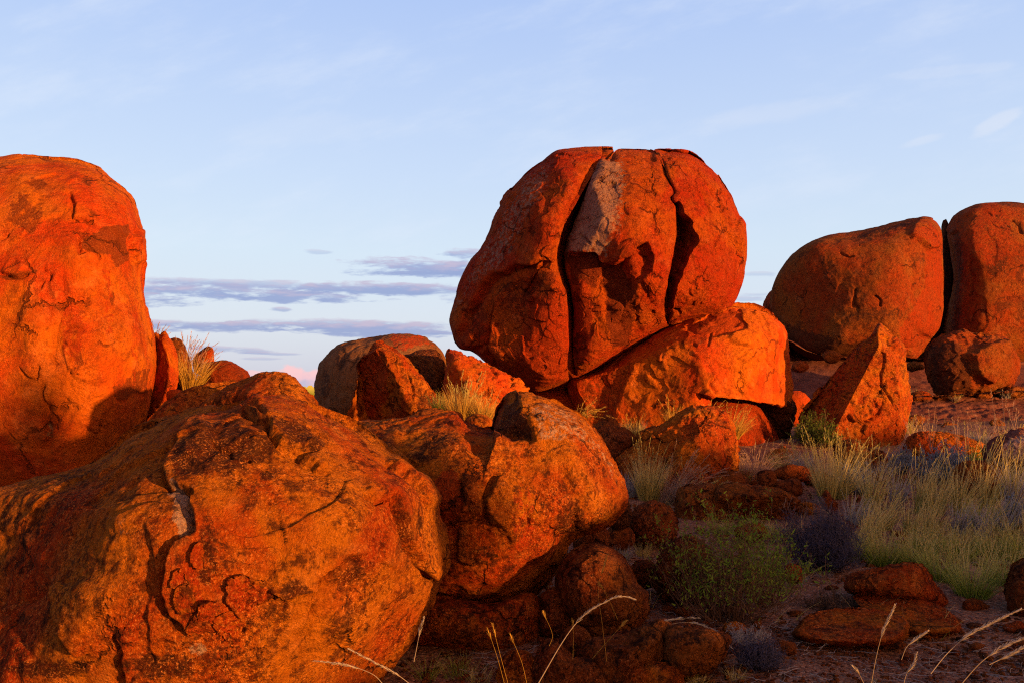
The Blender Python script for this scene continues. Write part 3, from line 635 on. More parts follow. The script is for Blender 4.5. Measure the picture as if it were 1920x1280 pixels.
rock('rock', 'thin dark upright sliver of rock in the gap between the two large background boulders', 'rock',
     [(1766, 436), (1771, 412), (1773, 411), (1778, 425), (1792, 470), (1795, 640), (1795, 730), (1680, 730), (1700, 650), (1745, 625), (1757, 560)], 33.5, 0.5, M_dk, Tb=.5, M=40, seed=23, ctr=(1772, 560), paints=[('stain_shade', ell(1772, 560, 80, 200), 5, 1)])  # darkened all over to paint the black of the gap
rock('boulder', 'round knobbly boulder with one sunlit cheek, below the gap on the flat slab', 'boulder',
     [(1736, 672), (1740, 653), (1759, 633), (1780, 624), (1802, 619), (1830, 629), (1869, 629), (1888, 637), (1904, 665), (1908, 692), (1896, 720), (1861, 737), (1810, 745), (1771, 745), (1748, 724), (1738, 700)],
     23.2, 1.1, M_br, p=2.4, M=130, seed=24, rough=1.4, plates=1.3,
     feats=[plate([(1790, 628), (1830, 630), (1850, 645), (1815, 655), (1792, 648)], -0.15, 4), plate([(1818, 665), (1850, 648), (1885, 640), (1898, 670), (1880, 700), (1850, 712), (1822, 695)], 0.22, 6)],
     paints=[('stain_shade', [(1736, 640), (1800, 640), (1820, 690), (1830, 740), (1740, 740)], 10, .7)])  # left and lower part darker
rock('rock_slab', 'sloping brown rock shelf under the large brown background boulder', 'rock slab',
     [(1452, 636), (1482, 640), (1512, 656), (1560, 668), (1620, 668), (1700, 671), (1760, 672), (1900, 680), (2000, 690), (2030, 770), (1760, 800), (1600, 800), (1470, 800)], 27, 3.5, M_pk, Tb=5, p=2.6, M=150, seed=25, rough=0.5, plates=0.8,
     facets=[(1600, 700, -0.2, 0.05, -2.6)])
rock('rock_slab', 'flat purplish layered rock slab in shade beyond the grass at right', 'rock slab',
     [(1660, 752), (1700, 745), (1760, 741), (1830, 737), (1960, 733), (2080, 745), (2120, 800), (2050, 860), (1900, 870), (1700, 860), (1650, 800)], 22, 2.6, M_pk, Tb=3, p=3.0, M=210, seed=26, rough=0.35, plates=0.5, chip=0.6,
     facets=[(1800, 770, .15, 0.0, -2.4)],
     feats=[ledge([(1690, 762), (1760, 760), (1830, 764), (1920, 757)], 0.05, 9, 1.5, 0.5), ledge([(1720, 785), (1800, 781), (1920, 784)], 0.045, 9, 1.5, 0.5), ledge([(1700, 800), (1850, 806), (1930, 800)], 0.045, 9, 1.5, 0.5),
            ledge([(1760, 749), (1830, 750), (1930, 745)], 0.045, 6, 1.2, 0.5), ledge([(1700, 773), (1790, 770), (1880, 773)], 0.04, 6, 1.2, 0.5)],
     paints=[('stain_shade', ell(1800, 790, 200, 60), 20, 0.4)])
rock('rock', 'small red rock on the shelf between the orange support boulder and the spire', 'rock',
     [(1480, 738), (1495, 733), (1510, 738), (1520, 752), (1508, 785), (1490, 800), (1476, 790)], 20, 0.35, M_or, M=40, seed=27, paints=[('red', ell(1495, 760, 60, 60), 5, .9)])
rock('rock_spire', 'pointed leaning spire of rock, left side dark purple and right side sunlit orange', 'rock',
     [(1650, 607), (1655, 612), (1670, 630), (1680, 640), (1689, 657), (1701, 712), (1706, 743), (1701, 782), (1692, 825), (1690, 860), (1620, 880), (1560, 850), (1530, 825), (1498, 790), (1503, 775), (1521, 747), (1572, 692), (1607, 649), (1634, 630), (1645, 610)],
     17.3, 1.35, M_fg, Tb=1.0, p=2.2, q=1.8, M=190, seed=28, rough=0.8, plates=0.6, chip=0.8, ctr=(1622, 735), kcut=0.03,
     facets=[(1608, 722, 0.88, 1.45, -0.72), (1608, 722, 0.88, -0.12, 0.10)],
     feats=[ledge([(1592, 770), (1600, 792), (1612, 790), (1632, 785), (1650, 768), (1657, 740)], 0.07, 30, 2.5, 0.8), crack([(1657, 640), (1660, 680), (1655, 725), (1668, 745), (1678, 770)], 2.5, 0.06), crack([(1655, 765), (1625, 795), (1612, 812)], 3, 0.08),
            ledge([(1672, 632), (1676, 650), (1690, 668)], 0.05, 20, 2, 0.5)],
     paints=[('stain_shade', [(1650, 607), (1655, 640), (1634, 684), (1587, 747), (1574, 786), (1576, 850), (1500, 800), (1520, 740), (1600, 650)], 4, 0.45)])  # left face painted darker to deepen its shade

# --- middle background left of the split boulder
rock('boulder', 'pale grey brown dome boulder standing on the plain at mid distance', 'boulder',
     [(591, 735), (593, 713), (604, 678), (634, 647), (691, 634), (748, 626), (792, 632), (823, 654), (836, 678), (840, 730), (830, 790), (760, 820), (650, 820), (600, 790), (591, 760)], 17, 1.35, M_gy, p=2.6, q=2.1, M=170, seed=30, rough=0.7, plates=0.5,
     paints=[('stain_shade', ell(640, 680, 10, 14), 6, .7), ('stain_shade', ell(610, 720, 12, 30), 8, .55), ('red', [(740, 626), (792, 630), (825, 655), (800, 650), (750, 660), (730, 640)], 5, 0.6)])
rock('rock', 'pointed wedge rock with a dark red front in front of the pale dome boulder', 'rock',
     [(669, 682), (690, 662), (704, 643), (713, 641), (722, 645), (748, 660), (770, 682), (805, 726), (831, 761), (830, 785), (780, 810), (700, 815), (655, 800), (660, 760), (672, 704)], 13.5, 0.85, M_fg, Tb=.6, p=2.1, q=1.7, M=130, seed=31, rough=1.0, plates=0.6, chip=1.0, ctr=(735, 735), kcut=0.03,
     facets=[(745, 712, 0.50, 1.25, 0.60), (745, 712, 0.50, -0.35, -0.25)],
     feats=[bump(720, 720, 12, 30, 0.04), ledge([(762, 700), (775, 735), (772, 765)], 0.05, 20, 2, 0.3)], paints=[('red', [(672, 680), (705, 645), (725, 690), (735, 740), (700, 790), (660, 790)], 5, .7), ('stain_shade', ell(800, 760, 20, 26), 6, .62)])
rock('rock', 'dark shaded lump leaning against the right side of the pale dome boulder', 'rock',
     [(757, 668), (770, 662), (792, 655), (818, 657), (833, 678), (838, 715), (830, 770), (800, 790), (775, 740), (762, 700)], 15, 0.6, M_dk, p=2.3, M=80, seed=32, facets=[(790, 700, .3, .9, .3)], paints=[('stain_shade', ell(800, 710, 70, 70), 8, .5)])
rock('rock', 'bright orange sloping rock behind the tall dry grass, left of the cracked boulder', 'rock',
     [(836, 690), (840, 660), (853, 656), (879, 669), (919, 686), (954, 704), (980, 721), (990, 735), (985, 790), (900, 830), (840, 820), (830, 740)], 14, 0.9, M_or, p=2.3, M=110, seed=33, rough=1.0, plates=.6, chip=1.5,
     feats=[ledge([(915, 690), (925, 700), (950, 712)], 0.05, 20, 2, .6)])

# --- rocks at the right foot of the tower
rock('rock', 'thin upright red slab leaning against the right side of the tower boulder', 'rock',
     [(283, 632), (292, 624), (300, 627), (308, 621), (316, 630), (329, 660), (334, 694), (330, 726), (311, 758), (279, 785), (268, 800), (272, 760), (282, 680)], 10.3, 0.38, M_or, Tb=.3, M=90, seed=34, kcut=.02, rough=1.2,
     facets=[(290, 680, .12, 1.2, 0.0)], feats=[crack([(300, 705), (292, 725), (286, 738)], 2, .04)], paints=[('stain_shade', ell(292, 660, 10, 34), 5, .7), ('red', ell(315, 720, 16, 50), 6, .7)])
rock('rock', 'brown rock half covered by yellow grass, second from the tower boulder', 'rock',
     [(316, 640), (325, 634), (335, 635), (345, 645), (353, 668), (362, 700), (362, 730), (330, 740), (318, 700)], 11, 0.3, M_br, M=50, seed=35)
rock('rock', 'little rounded knob of red rock standing against the sky', 'rock',
     [(362, 674), (377, 657), (390, 649), (399, 654), (401, 676), (397, 695), (370, 700)], 11.5, 0.16, M_fg, M=44, seed=36, paints=[('stain_shade', ell(380, 655, 14, 8), 4, .7), ('red', ell(392, 672, 9, 16), 4, .8)])
rock('rock', 'low brown rock with a rounded back on the skyline right of the yellow grass', 'rock',
     [(378, 688), (390, 680), (425, 676), (452, 688), (466, 701), (470, 730), (430, 745), (385, 740)], 11, 0.4, M_br, M=60, seed=37, paints=[('red', ell(440, 690, 22, 12), 6, .5)])
rock('rock', 'small rounded stone perched at the foot of the thin red slab', 'rock',
     [(312, 742), (314, 734), (321, 730), (336, 730), (345, 737), (338, 745), (327, 748), (316, 752)], 9.6, 0.12, M_or, M=40, seed=38)
rock('rock_slab', 'sloping orange slab behind the crest of the foreground boulder', 'rock slab',
     [(276, 800), (292, 772), (312, 754), (340, 737), (370, 724), (393, 717), (414, 718), (440, 712), (450, 740), (430, 790), (350, 830), (280, 830)], 8.8, 0.6, M_fg, M=100, seed=39, facets=[(360, 760, .3, -.2, -.9)])
rock('boulder', 'orange dome boulder rising just behind the crest of the foreground boulder', 'boulder',
     [(368, 790), (380, 760), (413, 732), (445, 716), (469, 706), (506, 699), (549, 707), (572, 729), (600, 766), (615, 800), (600, 850), (480, 870), (370, 840)], 7.6, 0.7, M_fg, p=2.3, M=150, seed=40, rough=1.2, plates=0.7,
     facets=[(400, 745, .25, .9, .1)], paints=[('stain_shade', [(375, 765), (420, 728), (440, 720), (420, 760), (380, 780)], 6, .5)])

# --- second boulder, centre
C2 = rock('boulder', 'big brown orange boulder in the centre foreground with a smooth pinkish right shoulder', 'boulder',
     [(660, 800), (669, 793), (741, 786), (796, 779), (854, 775), (877, 793), (922, 801), (927, 782), (941, 752), (955, 740), (972, 734), (995, 738), (1036, 750), (1072, 768), (1104, 791), (1131, 827), (1154, 868), (1172, 917), (1169, 945), (1144, 972),
      (1115, 990), (1085, 1000), (1066, 1015), (1058, 1036), (1040, 1072), (1013, 1103), (981, 1135), (922, 1153), (877, 1150), (820, 1140), (750, 1110), (680, 1000), (650, 880)],
     6.35, 1.0, M_fg, Tb=0.9, p=2.3, q=2.0, M=340, seed=41, rough=0.7, plates=0.5,
     facets=[(1110, 860, .62, -0.35, -0.35)],
     feats=[slope([(915, 790), (935, 740), (960, 728), (975, 733), (988, 768), (1004, 804), (1009, 826), (970, 818), (925, 804)], [(974, 728), (975, 738), (988, 768), (1004, 804), (1009, 826)], 0.34, 52, 2), ledge([(1009, 827), (970, 818), (922, 804)], -0.03, 20, 2, -0.5),
            ledge([(945, 888), (928, 898), (918, 920), (912, 950), (918, 975), (926, 988)], 0.045, 60, 2.5, 1.0), ledge([(925, 955), (895, 975), (859, 987), (827, 996)], -0.05, 50, 3, -0.7),
            ledge([(858, 990), (861, 1044), (880, 1056), (913, 1049)], 0.03, 50, 3, 0.6), ledge([(732, 826), (758, 850), (760, 868), (790, 880)], -0.04, 30, 3, -0.3), ledge([(865, 890), (872, 920), (866, 960)], 0.05, 24, 2.5, .2),
            crack([(975, 930), (985, 960), (978, 985)], 3.5, 0.03), bump(955, 960, 30, 55, 0.08), bump(1010, 1000, 30, 50, 0.06), bump(840, 930, 35, 35, .05), crack([(1052, 880), (1075, 940), (1070, 990)], 10, 0.05),
            ledge([(940, 751), (955, 743), (972, 741)], .03, 10, 2, .4), crack([(1040, 790), (1050, 810), (1070, 822)], 2, .02), crack([(1065, 800), (1085, 806)], 2, .02)],
     paints=[('pale', [(985, 745), (1040, 752), (1075, 770), (1130, 828), (1168, 915), (1145, 905), (1110, 850), (1060, 830), (1015, 835), (1003, 800)], 16, 0.5), ('stain_shade', [(941, 752), (970, 738), (1000, 800), (1004, 824), (930, 800)], 3, .7),  # dark mark paints shade onto the left-facing notch
             ('stain_shade', [(800, 800), (850, 802), (862, 825), (830, 850), (790, 870), (770, 850)], 8, .62), ('red', ell(840, 930, 32, 50), 8, .8), ('red', ell(975, 960, 28, 60), 8, .5), ('stain_shade', ell(1065, 970, 34, 30), 10, .66),
             ('stain_shade', ell(905, 1040, 30, 20), 8, .55)])
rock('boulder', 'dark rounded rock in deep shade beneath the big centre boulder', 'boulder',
     [(730, 1110), (780, 1120), (850, 1120), (930, 1130), (990, 1110), (1016, 1130), (1018, 1180), (1010, 1215), (960, 1235), (900, 1245), (800, 1220), (735, 1200)], 5.75, 0.45, M_fg, M=110, seed=42, paints=[('stain_shade', ell(900, 1170, 120, 60), 20, .5)])  # dark mark paints in the shade cast by the boulder above

# --- foreground boulder
B1 = rock('boulder', 'huge crusted orange boulder filling the lower left foreground with a dark crooked ledge', 'boulder',
     [(-160, 950), (-60, 925), (0, 917), (70, 905), (141, 886), (202, 849), (244, 816), (305, 790), (338, 776), (389, 762), (441, 757), (469, 750), (516, 745), (563, 752), (600, 766), (640, 784), (678, 804), (714, 829), (750, 862), (773, 882), (796, 899),
      (814, 922), (818, 954), (823, 990), (827, 1026), (825, 1062), (814, 1085), (807, 1112), (787, 1149), (759, 1194), (728, 1239), (706, 1285), (660, 1370), (560, 1440), (300, 1480), (0, 1480), (-200, 1430), (-320, 1250), (-290, 1060)],
     5.1, 1.5, M_fg, Tb=0.8, p=2.3, q=2.0, M=440, seed=50, chip=0.0, facets=[(190, 960, 1.18, 0.85, -0.55)], kcut=0.12, rough=0.75, plates=0.6, ctr=(300, 1110),
     feats=[ledge([(392, 786), (360, 806), (342, 835), (322, 860), (314, 882), (319, 910), (340, 918), (366, 928), (361, 947), (368, 980), (363, 999), (345, 1015), (328, 1036), (312, 1088), (315, 1115), (321, 1139), (347, 1163), (354, 1190)], 0.055, 110, 3.0, 0.7, 0.05),
            ledge([(490, 1095), (520, 1113), (539, 1116), (577, 1104), (600, 1080), (628, 1053), (690, 1030)], 0.075, 70, 3.5, 0.7, 0.08), crack([(506, 1104), (539, 1118), (577, 1106), (605, 1078), (640, 1050)], 3.5, 0.04),
            ledge([(673, 927), (709, 936), (730, 931), (750, 972), (764, 1013), (782, 1049), (795, 1075), (812, 1083)], 0.045, 50, 2.5, 1.0, 0.06), crack([(709, 936), (732, 933), (750, 972), (764, 1013), (782, 1049), (795, 1075), (812, 1083)], 3.2, 0.05), ledge([(722, 856), (745, 880), (770, 900), (790, 930), (800, 960)], 0.05, 24, 3, 0.5),
            ledge([(446, 776), (469, 781), (500, 793), (508, 820), (530, 838), (558, 846), (605, 838)], 0.06, 50, 3, 0.7), ledge([(560, 846), (580, 868), (595, 880), (620, 878)], 0.045, 34, 3, .6),
            ledge([(112, 1085), (112, 1110), (116, 1177), (128, 1205), (141, 1226), (175, 1228)], 0.04, 80, 3, 0.7), ledge([(216, 1180), (230, 1205), (230, 1235), (234, 1290)], 0.03, 60, 3, 0.7),
            ledge([(0, 1160), (30, 1140), (60, 1120), (105, 1090)], -0.05, 60, 4, -0.5), crack([(585, 1120), (580, 1160), (560, 1220), (545, 1280)], 3, 0.02), crack([(380, 780), (410, 765), (440, 762)], 3, 0.03), crack([(455, 770), (480, 772), (500, 785)], 4, 0.05),
            plate([(375, 820), (400, 800), (470, 800), (490, 830), (470, 870), (440, 890), (380, 890), (350, 870)], 0.02, 8), bump(240, 990, 60, 60, 0.05), bump(600, 960, 80, 80, 0.05), bump(180, 1140, 50, 60, .04), bump(500, 830, 24, 20, 0.04),
            bump(620, 1170, 70, 50, .04), ledge([(730, 985), (715, 1050), (745, 1070)], .02, 30, 3, .5), crack([(402, 838), (415, 850), (436, 852)], 5, .03), crack([(455, 872), (470, 866)], 6, .03)],
     paints=[('stain_shade', [(372, 815), (402, 795), (440, 790), (470, 812), (520, 830), (500, 860), (470, 880), (430, 895), (380, 905), (330, 905), (325, 870), (345, 840)], 12, .70), ('stain_shade', [(500, 790), (560, 790), (620, 830), (600, 850), (540, 845), (510, 820)], 10, .66),
             ('pale', [(330, 905), (350, 925), (364, 945), (364, 985), (362, 1000), (345, 1020), (335, 1010), (330, 950), (318, 925)], 8, .82), ('stain_shade', ell(545, 1100, 34, 20), 8, .72), ('stain_shade', ell(390, 1040, 26, 60), 14, .6),
             ('stain_shade', [(0, 940), (120, 895), (230, 835), (215, 880), (150, 960), (110, 1040), (60, 1080), (0, 1100)], 26, .48), ('pale', ell(372, 1210, 20, 14), 7, .6), ('pale', ell(245, 1000, 40, 40), 25, .30), ('stain_shade', ell(300, 1240, 80, 30), 20, .62),  # long left mark is painted shade on the slope turned from the sun
             ('stain_shade', ell(100, 1255, 80, 24), 16, .7), ('red', ell(360, 1120, 30, 60), 10, .6), ('stain_shade', ell(500, 890, 14, 10), 5, .75)])
# loose crust plates standing proud on it
for k, (pl, th, sd) in enumerate([
        (ell(462, 1112, 42, 29), 0.05, 3), (ell(334, 1084, 18, 19), 0.045, 4), ([(322, 1120), (330, 1102), (352, 1098), (362, 1115), (366, 1135), (352, 1150), (330, 1143)], 0.05, 5),
        ([(354, 1180), (358, 1150), (378, 1138), (408, 1140), (404, 1160), (396, 1180), (378, 1189)], 0.035, 6), ([(400, 1172), (412, 1150), (436, 1138), (470, 1148), (462, 1180), (436, 1202), (414, 1190)], 0.035, 7),
        ([(352, 1042), (362, 1020), (382, 1016), (384, 1040), (374, 1060), (360, 1055)], 0.04, 8)]):
    cx, cy = np.mean(pl, 0); rj = np.random.default_rng(sd); pl = [(cx + (x - cx) * (1 + rj.normal(0, .17)), cy + (y - cy) * (1 + rj.normal(0, .17))) for x, y in pl]; th *= 0.35
    d = surf_depth(B1, cx, cy)
    d1 = surf_depth(B1, cx + 20, cy); d2 = surf_depth(B1, cx, cy + 20); sc = d / F * 20
    sx = -(d1 - d) / sc; sy = (d2 - d) / sc
    # a thin slab lying along the slope of the boulder's face
    rock('rock_plate', None, None, pl, d + 0.03, 0.28, M_fg, Tb=0.12, p=6, q=2.2, M=44, seed=sd, rough=1.4, plates=0.6, chip=3.0, parent=B1, kcut=0.02, facets=[(cx, cy, 0.03 + th, sx, sy)],
         paints=[('red', pl, 8, .6)])

# ================================================================== MIDDLE AND SMALL ROCKS
def R(label, pts, Yd, T=None, mat=M_dk, cat='rock', **kw):
    P = np.asarray(pts, float)
    if Yd is None: Yd = ground_depth(P[:, 0].mean(), P[:, 1].max() - 6)
    w = min(np.ptp(P[:, 0]), np.ptp(P[:, 1])) * Yd / F
    kw.setdefault('M', int(np.clip(max(np.ptp(P[:, 0]), np.ptp(P[:, 1])) * 0.8, 34, 150)))
    kw.setdefault('seed', len(ROCKS)); kw.setdefault('rough', 1.1); kw.setdefault('plates', 1.0); kw.setdefault('p', 2.5); kw.setdefault('chip', 1.2)
    return rock('rock', label, cat, pts, Yd, T or w * 0.55, mat, **kw)
R('brown boulder half hidden in grass with a sunlit rounded crown', [(1160, 860), (1191, 831), (1197, 809), (1236, 800), (1262, 782), (1290, 763), (1336, 763), (1367, 786), (1381, 822), (1384, 881), (1372, 905), (1340, 935), (1230, 945), (1170, 910)], 12, .8, M_fg, facets=[(1250, 790, .35, .6, -.5)], rough=1.1)
R('dark mossy rock wedged between the centre boulder and the grassy brown boulder', [(1112, 800), (1127, 790), (1150, 796), (1190, 818), (1196, 840), (1181, 866), (1160, 900), (1140, 880), (1120, 850)], 12.6, .4, M_dk)
R('small rock with a pale yellow top ridge behind the pinkish shoulder', [(1118, 800), (1127, 784), (1136, 776), (1147, 777), (1163, 800), (1158, 815), (1130, 820)], 12.9, .25, M_br, facets=[(1130, 790, .1, .9, .2)])
R('dark red block with a lit right edge, left end of the rubble row', [(1420, 888), (1434, 880), (1450, 883), (1457, 902), (1454, 915), (1430, 915)], 11.2, None, M_dk)
R('broad brown block on top of the rubble row', [(1448, 884), (1478, 871), (1504, 874), (1527, 883), (1525, 897), (1502, 903), (1471, 899), (1452, 893)], 11.5, None, M_br)
R('squarish rusty block under the broad brown block', [(1455, 905), (1462, 900), (1490, 896), (1502, 903), (1503, 925), (1480, 932), (1458, 925)], 11.0, None, M_dk)
R('wide flat topped rusty rock ledge in the middle of the rubble', [(1338, 920), (1345, 912), (1375, 907), (1410, 910), (1452, 914), (1476, 922), (1499, 937), (1492, 952), (1480, 975), (1434, 985), (1375, 985), (1338, 970)], 10.1, .45, M_dk, facets=[(1420, 940, .22, 0, .9), (1420, 925, .25, 0, -1.5)])
R('dark low rock between the grassy boulder and the rusty ledge', [(1325, 905), (1340, 890), (1363, 882), (1387, 885), (1408, 905), (1400, 925), (1340, 925)], 11.4, None, M_dk)
R('dark brown rock touching the left end of the rusty ledge', [(1268, 930), (1276, 914), (1318, 907), (1346, 913), (1360, 938), (1360, 980), (1290, 1000), (1268, 970)], 10.2, None, M_dk)
R('dark crumbly rock right of the centre boulder, above the green bush', [(1180, 985), (1194, 951), (1217, 940), (1245, 944), (1262, 957), (1270, 980), (1262, 1015), (1200, 1025)], 8.7, None, M_dk)
R('blackish stone hugging the right side of the centre boulder', [(1140, 935), (1150, 927), (1166, 925), (1178, 940), (1182, 975), (1160, 1000), (1140, 975)], 8.4, .2, M_dk, paints=[('stain_shade', ell(1160, 960, 60, 60), 5, 1)])
R('flat rusty stone behind the round brown boulder', [(1075, 1012), (1085, 996), (1110, 990), (1135, 990), (1142, 1005), (1136, 1030), (1100, 1040), (1078, 1030)], 7.9, None, M_dk)
R('low brown lump under the grey grass tuft', [(1130, 1010), (1150, 985), (1180, 990), (1190, 1015), (1170, 1030), (1140, 1030)], 8.4, None, M_dk)
R('round dark brown boulder below the right end of the centre boulder', [(1041, 1097), (1043, 1074), (1053, 1050), (1068, 1034), (1099, 1022), (1118, 1018), (1141, 1024), (1165, 1039), (1181, 1062), (1195, 1092), (1214, 1111), (1218, 1139), (1209, 1163), (1195, 1185), (1150, 1200), (1090, 1195), (1064, 1170), (1045, 1130)], 5.75, .5, M_dk, 'boulder', M=170, rough=0.8, chip=0.4, plates=0.4)
R('upright ragged slab leaning on the left of the round dark brown boulder', [(1017, 1125), (1019, 1111), (1031, 1102), (1050, 1106), (1062, 1128), (1069, 1144), (1084, 1170), (1070, 1195), (1035, 1200), (1010, 1185)], 5.65, .2, M_dk)
R('flat brown stone in front of the round dark brown boulder', [(1085, 1175), (1095, 1162), (1111, 1156), (1158, 1158), (1183, 1180), (1160, 1200), (1110, 1200)], 5.45, None, M_dk)
R('small knobby stone left of the flat brown stone', [(1050, 1205), (1055, 1184), (1076, 1173), (1099, 1179), (1108, 1195), (1106, 1230), (1060, 1235)], 5.15, None, M_dk)
R('long low gritty boulder at the bottom centre', [(1085, 1225), (1099, 1203), (1134, 1193), (1181, 1188), (1216, 1176), (1245, 1168), (1262, 1180), (1262, 1230), (1255, 1280), (1200, 1310), (1120, 1310), (1085, 1270)], 4.85, .42, M_dk, M=130)
R('rounded gritty rock at the right end of the long low boulder', [(1238, 1205), (1243, 1178), (1262, 1168), (1298, 1175), (1340, 1180), (1366, 1190), (1367, 1205), (1354, 1235), (1336, 1260), (1290, 1280), (1250, 1270), (1238, 1235)], 4.8, .4, M_dk, M=110)
R('low orange tinged stone at the bottom edge before the long low boulder', [(1165, 1290), (1172, 1258), (1195, 1246), (1223, 1241), (1266, 1249), (1279, 1266), (1275, 1310), (1200, 1320)], 4.5, None, M_fg)
R('rounded stone at the bottom edge, nearest the huge foreground boulder', [(935, 1290), (938, 1240), (950, 1225), (970, 1217), (1001, 1231), (1014, 1256), (1018, 1310), (950, 1320)], 4.6, None, M_fg)
R('peaked brown stone at the bottom edge, second from the huge foreground boulder', [(1002, 1240), (1012, 1212), (1029, 1198), (1050, 1210), (1076, 1233), (1111, 1240), (1134, 1261), (1145, 1310), (1010, 1320)], 4.55, .25, M_dk)
R('wedge shaped orange brown rock on the gravel below the tall grass', [(1582, 1100), (1590, 1085), (1602, 1074), (1655, 1064), (1700, 1056), (1733, 1060), (1745, 1080), (1755, 1097), (1776, 1130), (1740, 1140), (1700, 1128), (1630, 1118), (1590, 1110)], 6.45, .35, M_fg, M=120)
R('low rounded slab nearest the camera on the gravel at right', [(1485, 1190), (1492, 1176), (1521, 1151), (1582, 1139), (1643, 1143), (1688, 1154), (1706, 1178), (1690, 1205), (1602, 1215), (1521, 1206)], 5.7, .6, M_fg, 'rock slab', M=120, plates=.6, chip=.5, p=3.2, facets=[(1600, 1170, .2, 0, -2.6)])
R('flat reddish slab between the wedge rock and the low rounded slab', [(1600, 1120), (1614, 1111), (1683, 1112), (1744, 1125), (1800, 1163), (1812, 1188), (1740, 1205), (1650, 1165)], 6.1, .6, M_fg, 'rock slab', M=110, plates=.6, chip=.5, p=3.0, facets=[(1700, 1150, .2, 0, -2.6)])
R('dark rock cut by the right edge below the tall grass', [(1888, 1120), (1892, 1085), (1902, 1060), (1930, 1045), (1980, 1050), (1990, 1130), (1960, 1165), (1900, 1165)], 6.2, None, M_dk)
R('low orange brown rock between the spire and the bluish shrub', [(1695, 835), (1712, 814), (1749, 808), (1784, 812), (1819, 821), (1845, 835), (1840, 860), (1760, 870), (1700, 860)], 13.5, None, M_fg)
R('pinkish gritty boulder at the right edge above the tall grass', [(1846, 850), (1852, 832), (1864, 820), (1890, 811), (1915, 803), (1945, 806), (1985, 840), (1985, 900), (1900, 910), (1855, 895)], 11.8, .5, M_pk, 'boulder', paints=[('pale', ell(1915, 840, 40, 30), 14, .6)])
R('small brown rock among the grass below the pinkish boulder', [(1788, 885), (1795, 872), (1831, 863), (1870, 870), (1880, 890), (1875, 920), (1830, 925), (1795, 915)], 11.3, None, M_dk)
R('small red brown rock sunk in the grass left of the orange brown rock', [(1562, 850), (1575, 828), (1600, 824), (1625, 838), (1660, 850), (1655, 880), (1600, 890), (1570, 870)], 12.6, None, M_dk)
R('small rounded stone on the crest beside the notch of the centre boulder', [(873, 786), (880, 779), (895, 776), (912, 779), (922, 787), (925, 800), (900, 812), (876, 800)], 8.6, .12, M_fg)
R('flat pale brown stone at the foot of the pointed wedge rock', [(768, 782), (787, 768), (823, 766), (836, 775), (836, 795), (770, 795)], 9.5, .15, M_br)
R('rust brown stone on the gravel right of the green bush', [(1470, 1078), (1474, 1062), (1484, 1056), (1500, 1062), (1505, 1080), (1500, 1092), (1480, 1092)], 6.95, None, M_fg)
R('small dark stone standing left of the green bush stems', [(1183, 1075), (1190, 1056), (1210, 1048), (1225, 1054), (1232, 1080), (1222, 1100), (1195, 1098)], 6.8, None, M_dk)
R('dark boulder hidden in the left half of the green bush', [(1228, 1090), (1236, 1040), (1262, 1010), (1300, 1005), (1330, 1030), (1340, 1090), (1310, 1130), (1250, 1125)], 6.5, .3, M_dk)
R('thin slab of stone edge on between the grass clumps behind the dark shrub', [(1540, 945), (1543, 925), (1550, 918), (1560, 932), (1572, 950), (1560, 965)], 10.0, None, M_dk)
R('reddish flat stone at the right shoulder of the dark twiggy shrub', [(1545, 985), (1560, 970), (1590, 976), (1612, 990), (1600, 1005), (1560, 1005)], 9.6, None, M_dk)
R('orange pebble sized rock under the right side of the green bush', [(1355, 1180), (1362, 1168), (1378, 1164), (1396, 1170), (1400, 1186), (1380, 1194), (1360, 1192)], 5.6, None, M_fg)

rr = np.random.default_rng(42)
RUB = [(1395, 905, 'under the pinkish grey mound', 34), (1330, 965, 'below the rusty ledge at its left', 30), (1408, 1002, 'below the middle of the rusty ledge', 36), (1515, 960, 'right of the rusty ledge', 28), (1296, 905, 'at the foot of the grassy brown boulder', 32),
       (1232, 1018, 'below the crumbly rock', 30), (1535, 905, 'right of the broad brown block', 30), (1645, 900, 'in the grass below the spire', 30), (1700, 905, 'in the grass between spire and blue shrub', 24), (1888, 905, 'below the pinkish gritty boulder', 36),
       (1210, 900, 'left of the grassy brown boulder', 26), (1460, 860, 'behind the broad brown block', 30), (1245, 1205, 'between the gritty rocks and the bush', 22), (1425, 1120, 'under the right half of the green bush', 24), (1560, 1110, 'left of the wedge shaped rock', 20),
       (1830, 1140, 'in front of the yellow green hummock', 26), (1905, 1180, 'on the gravel at the right edge', 24), (1480, 1225, 'on the gravel beside the dark dead bush', 18), (1290, 1150, 'at the left foot of the green bush', 26), (1330, 1195, 'between the bush and the gritty rocks', 20)]
for (cx, cy, wh, w) in RUB:
    n_ = 7; an0 = rr.uniform(0, 6.28); pl = [(cx + w * rr.uniform(.75, 1.1) * math.cos(an0 + 6.283 * i / n_), cy - 4 + w * .52 * rr.uniform(.7, 1.15) * math.sin(an0 + 6.283 * i / n_)) for i in range(n_)]
    R('angular broken rusty stone ' + wh, pl, None, None, [M_dk, M_fg, M_dk, M_br][int(rr.integers(4))], M=40, chip=2.2, p=3.0, q=1.6, group='broken stones among the grass')

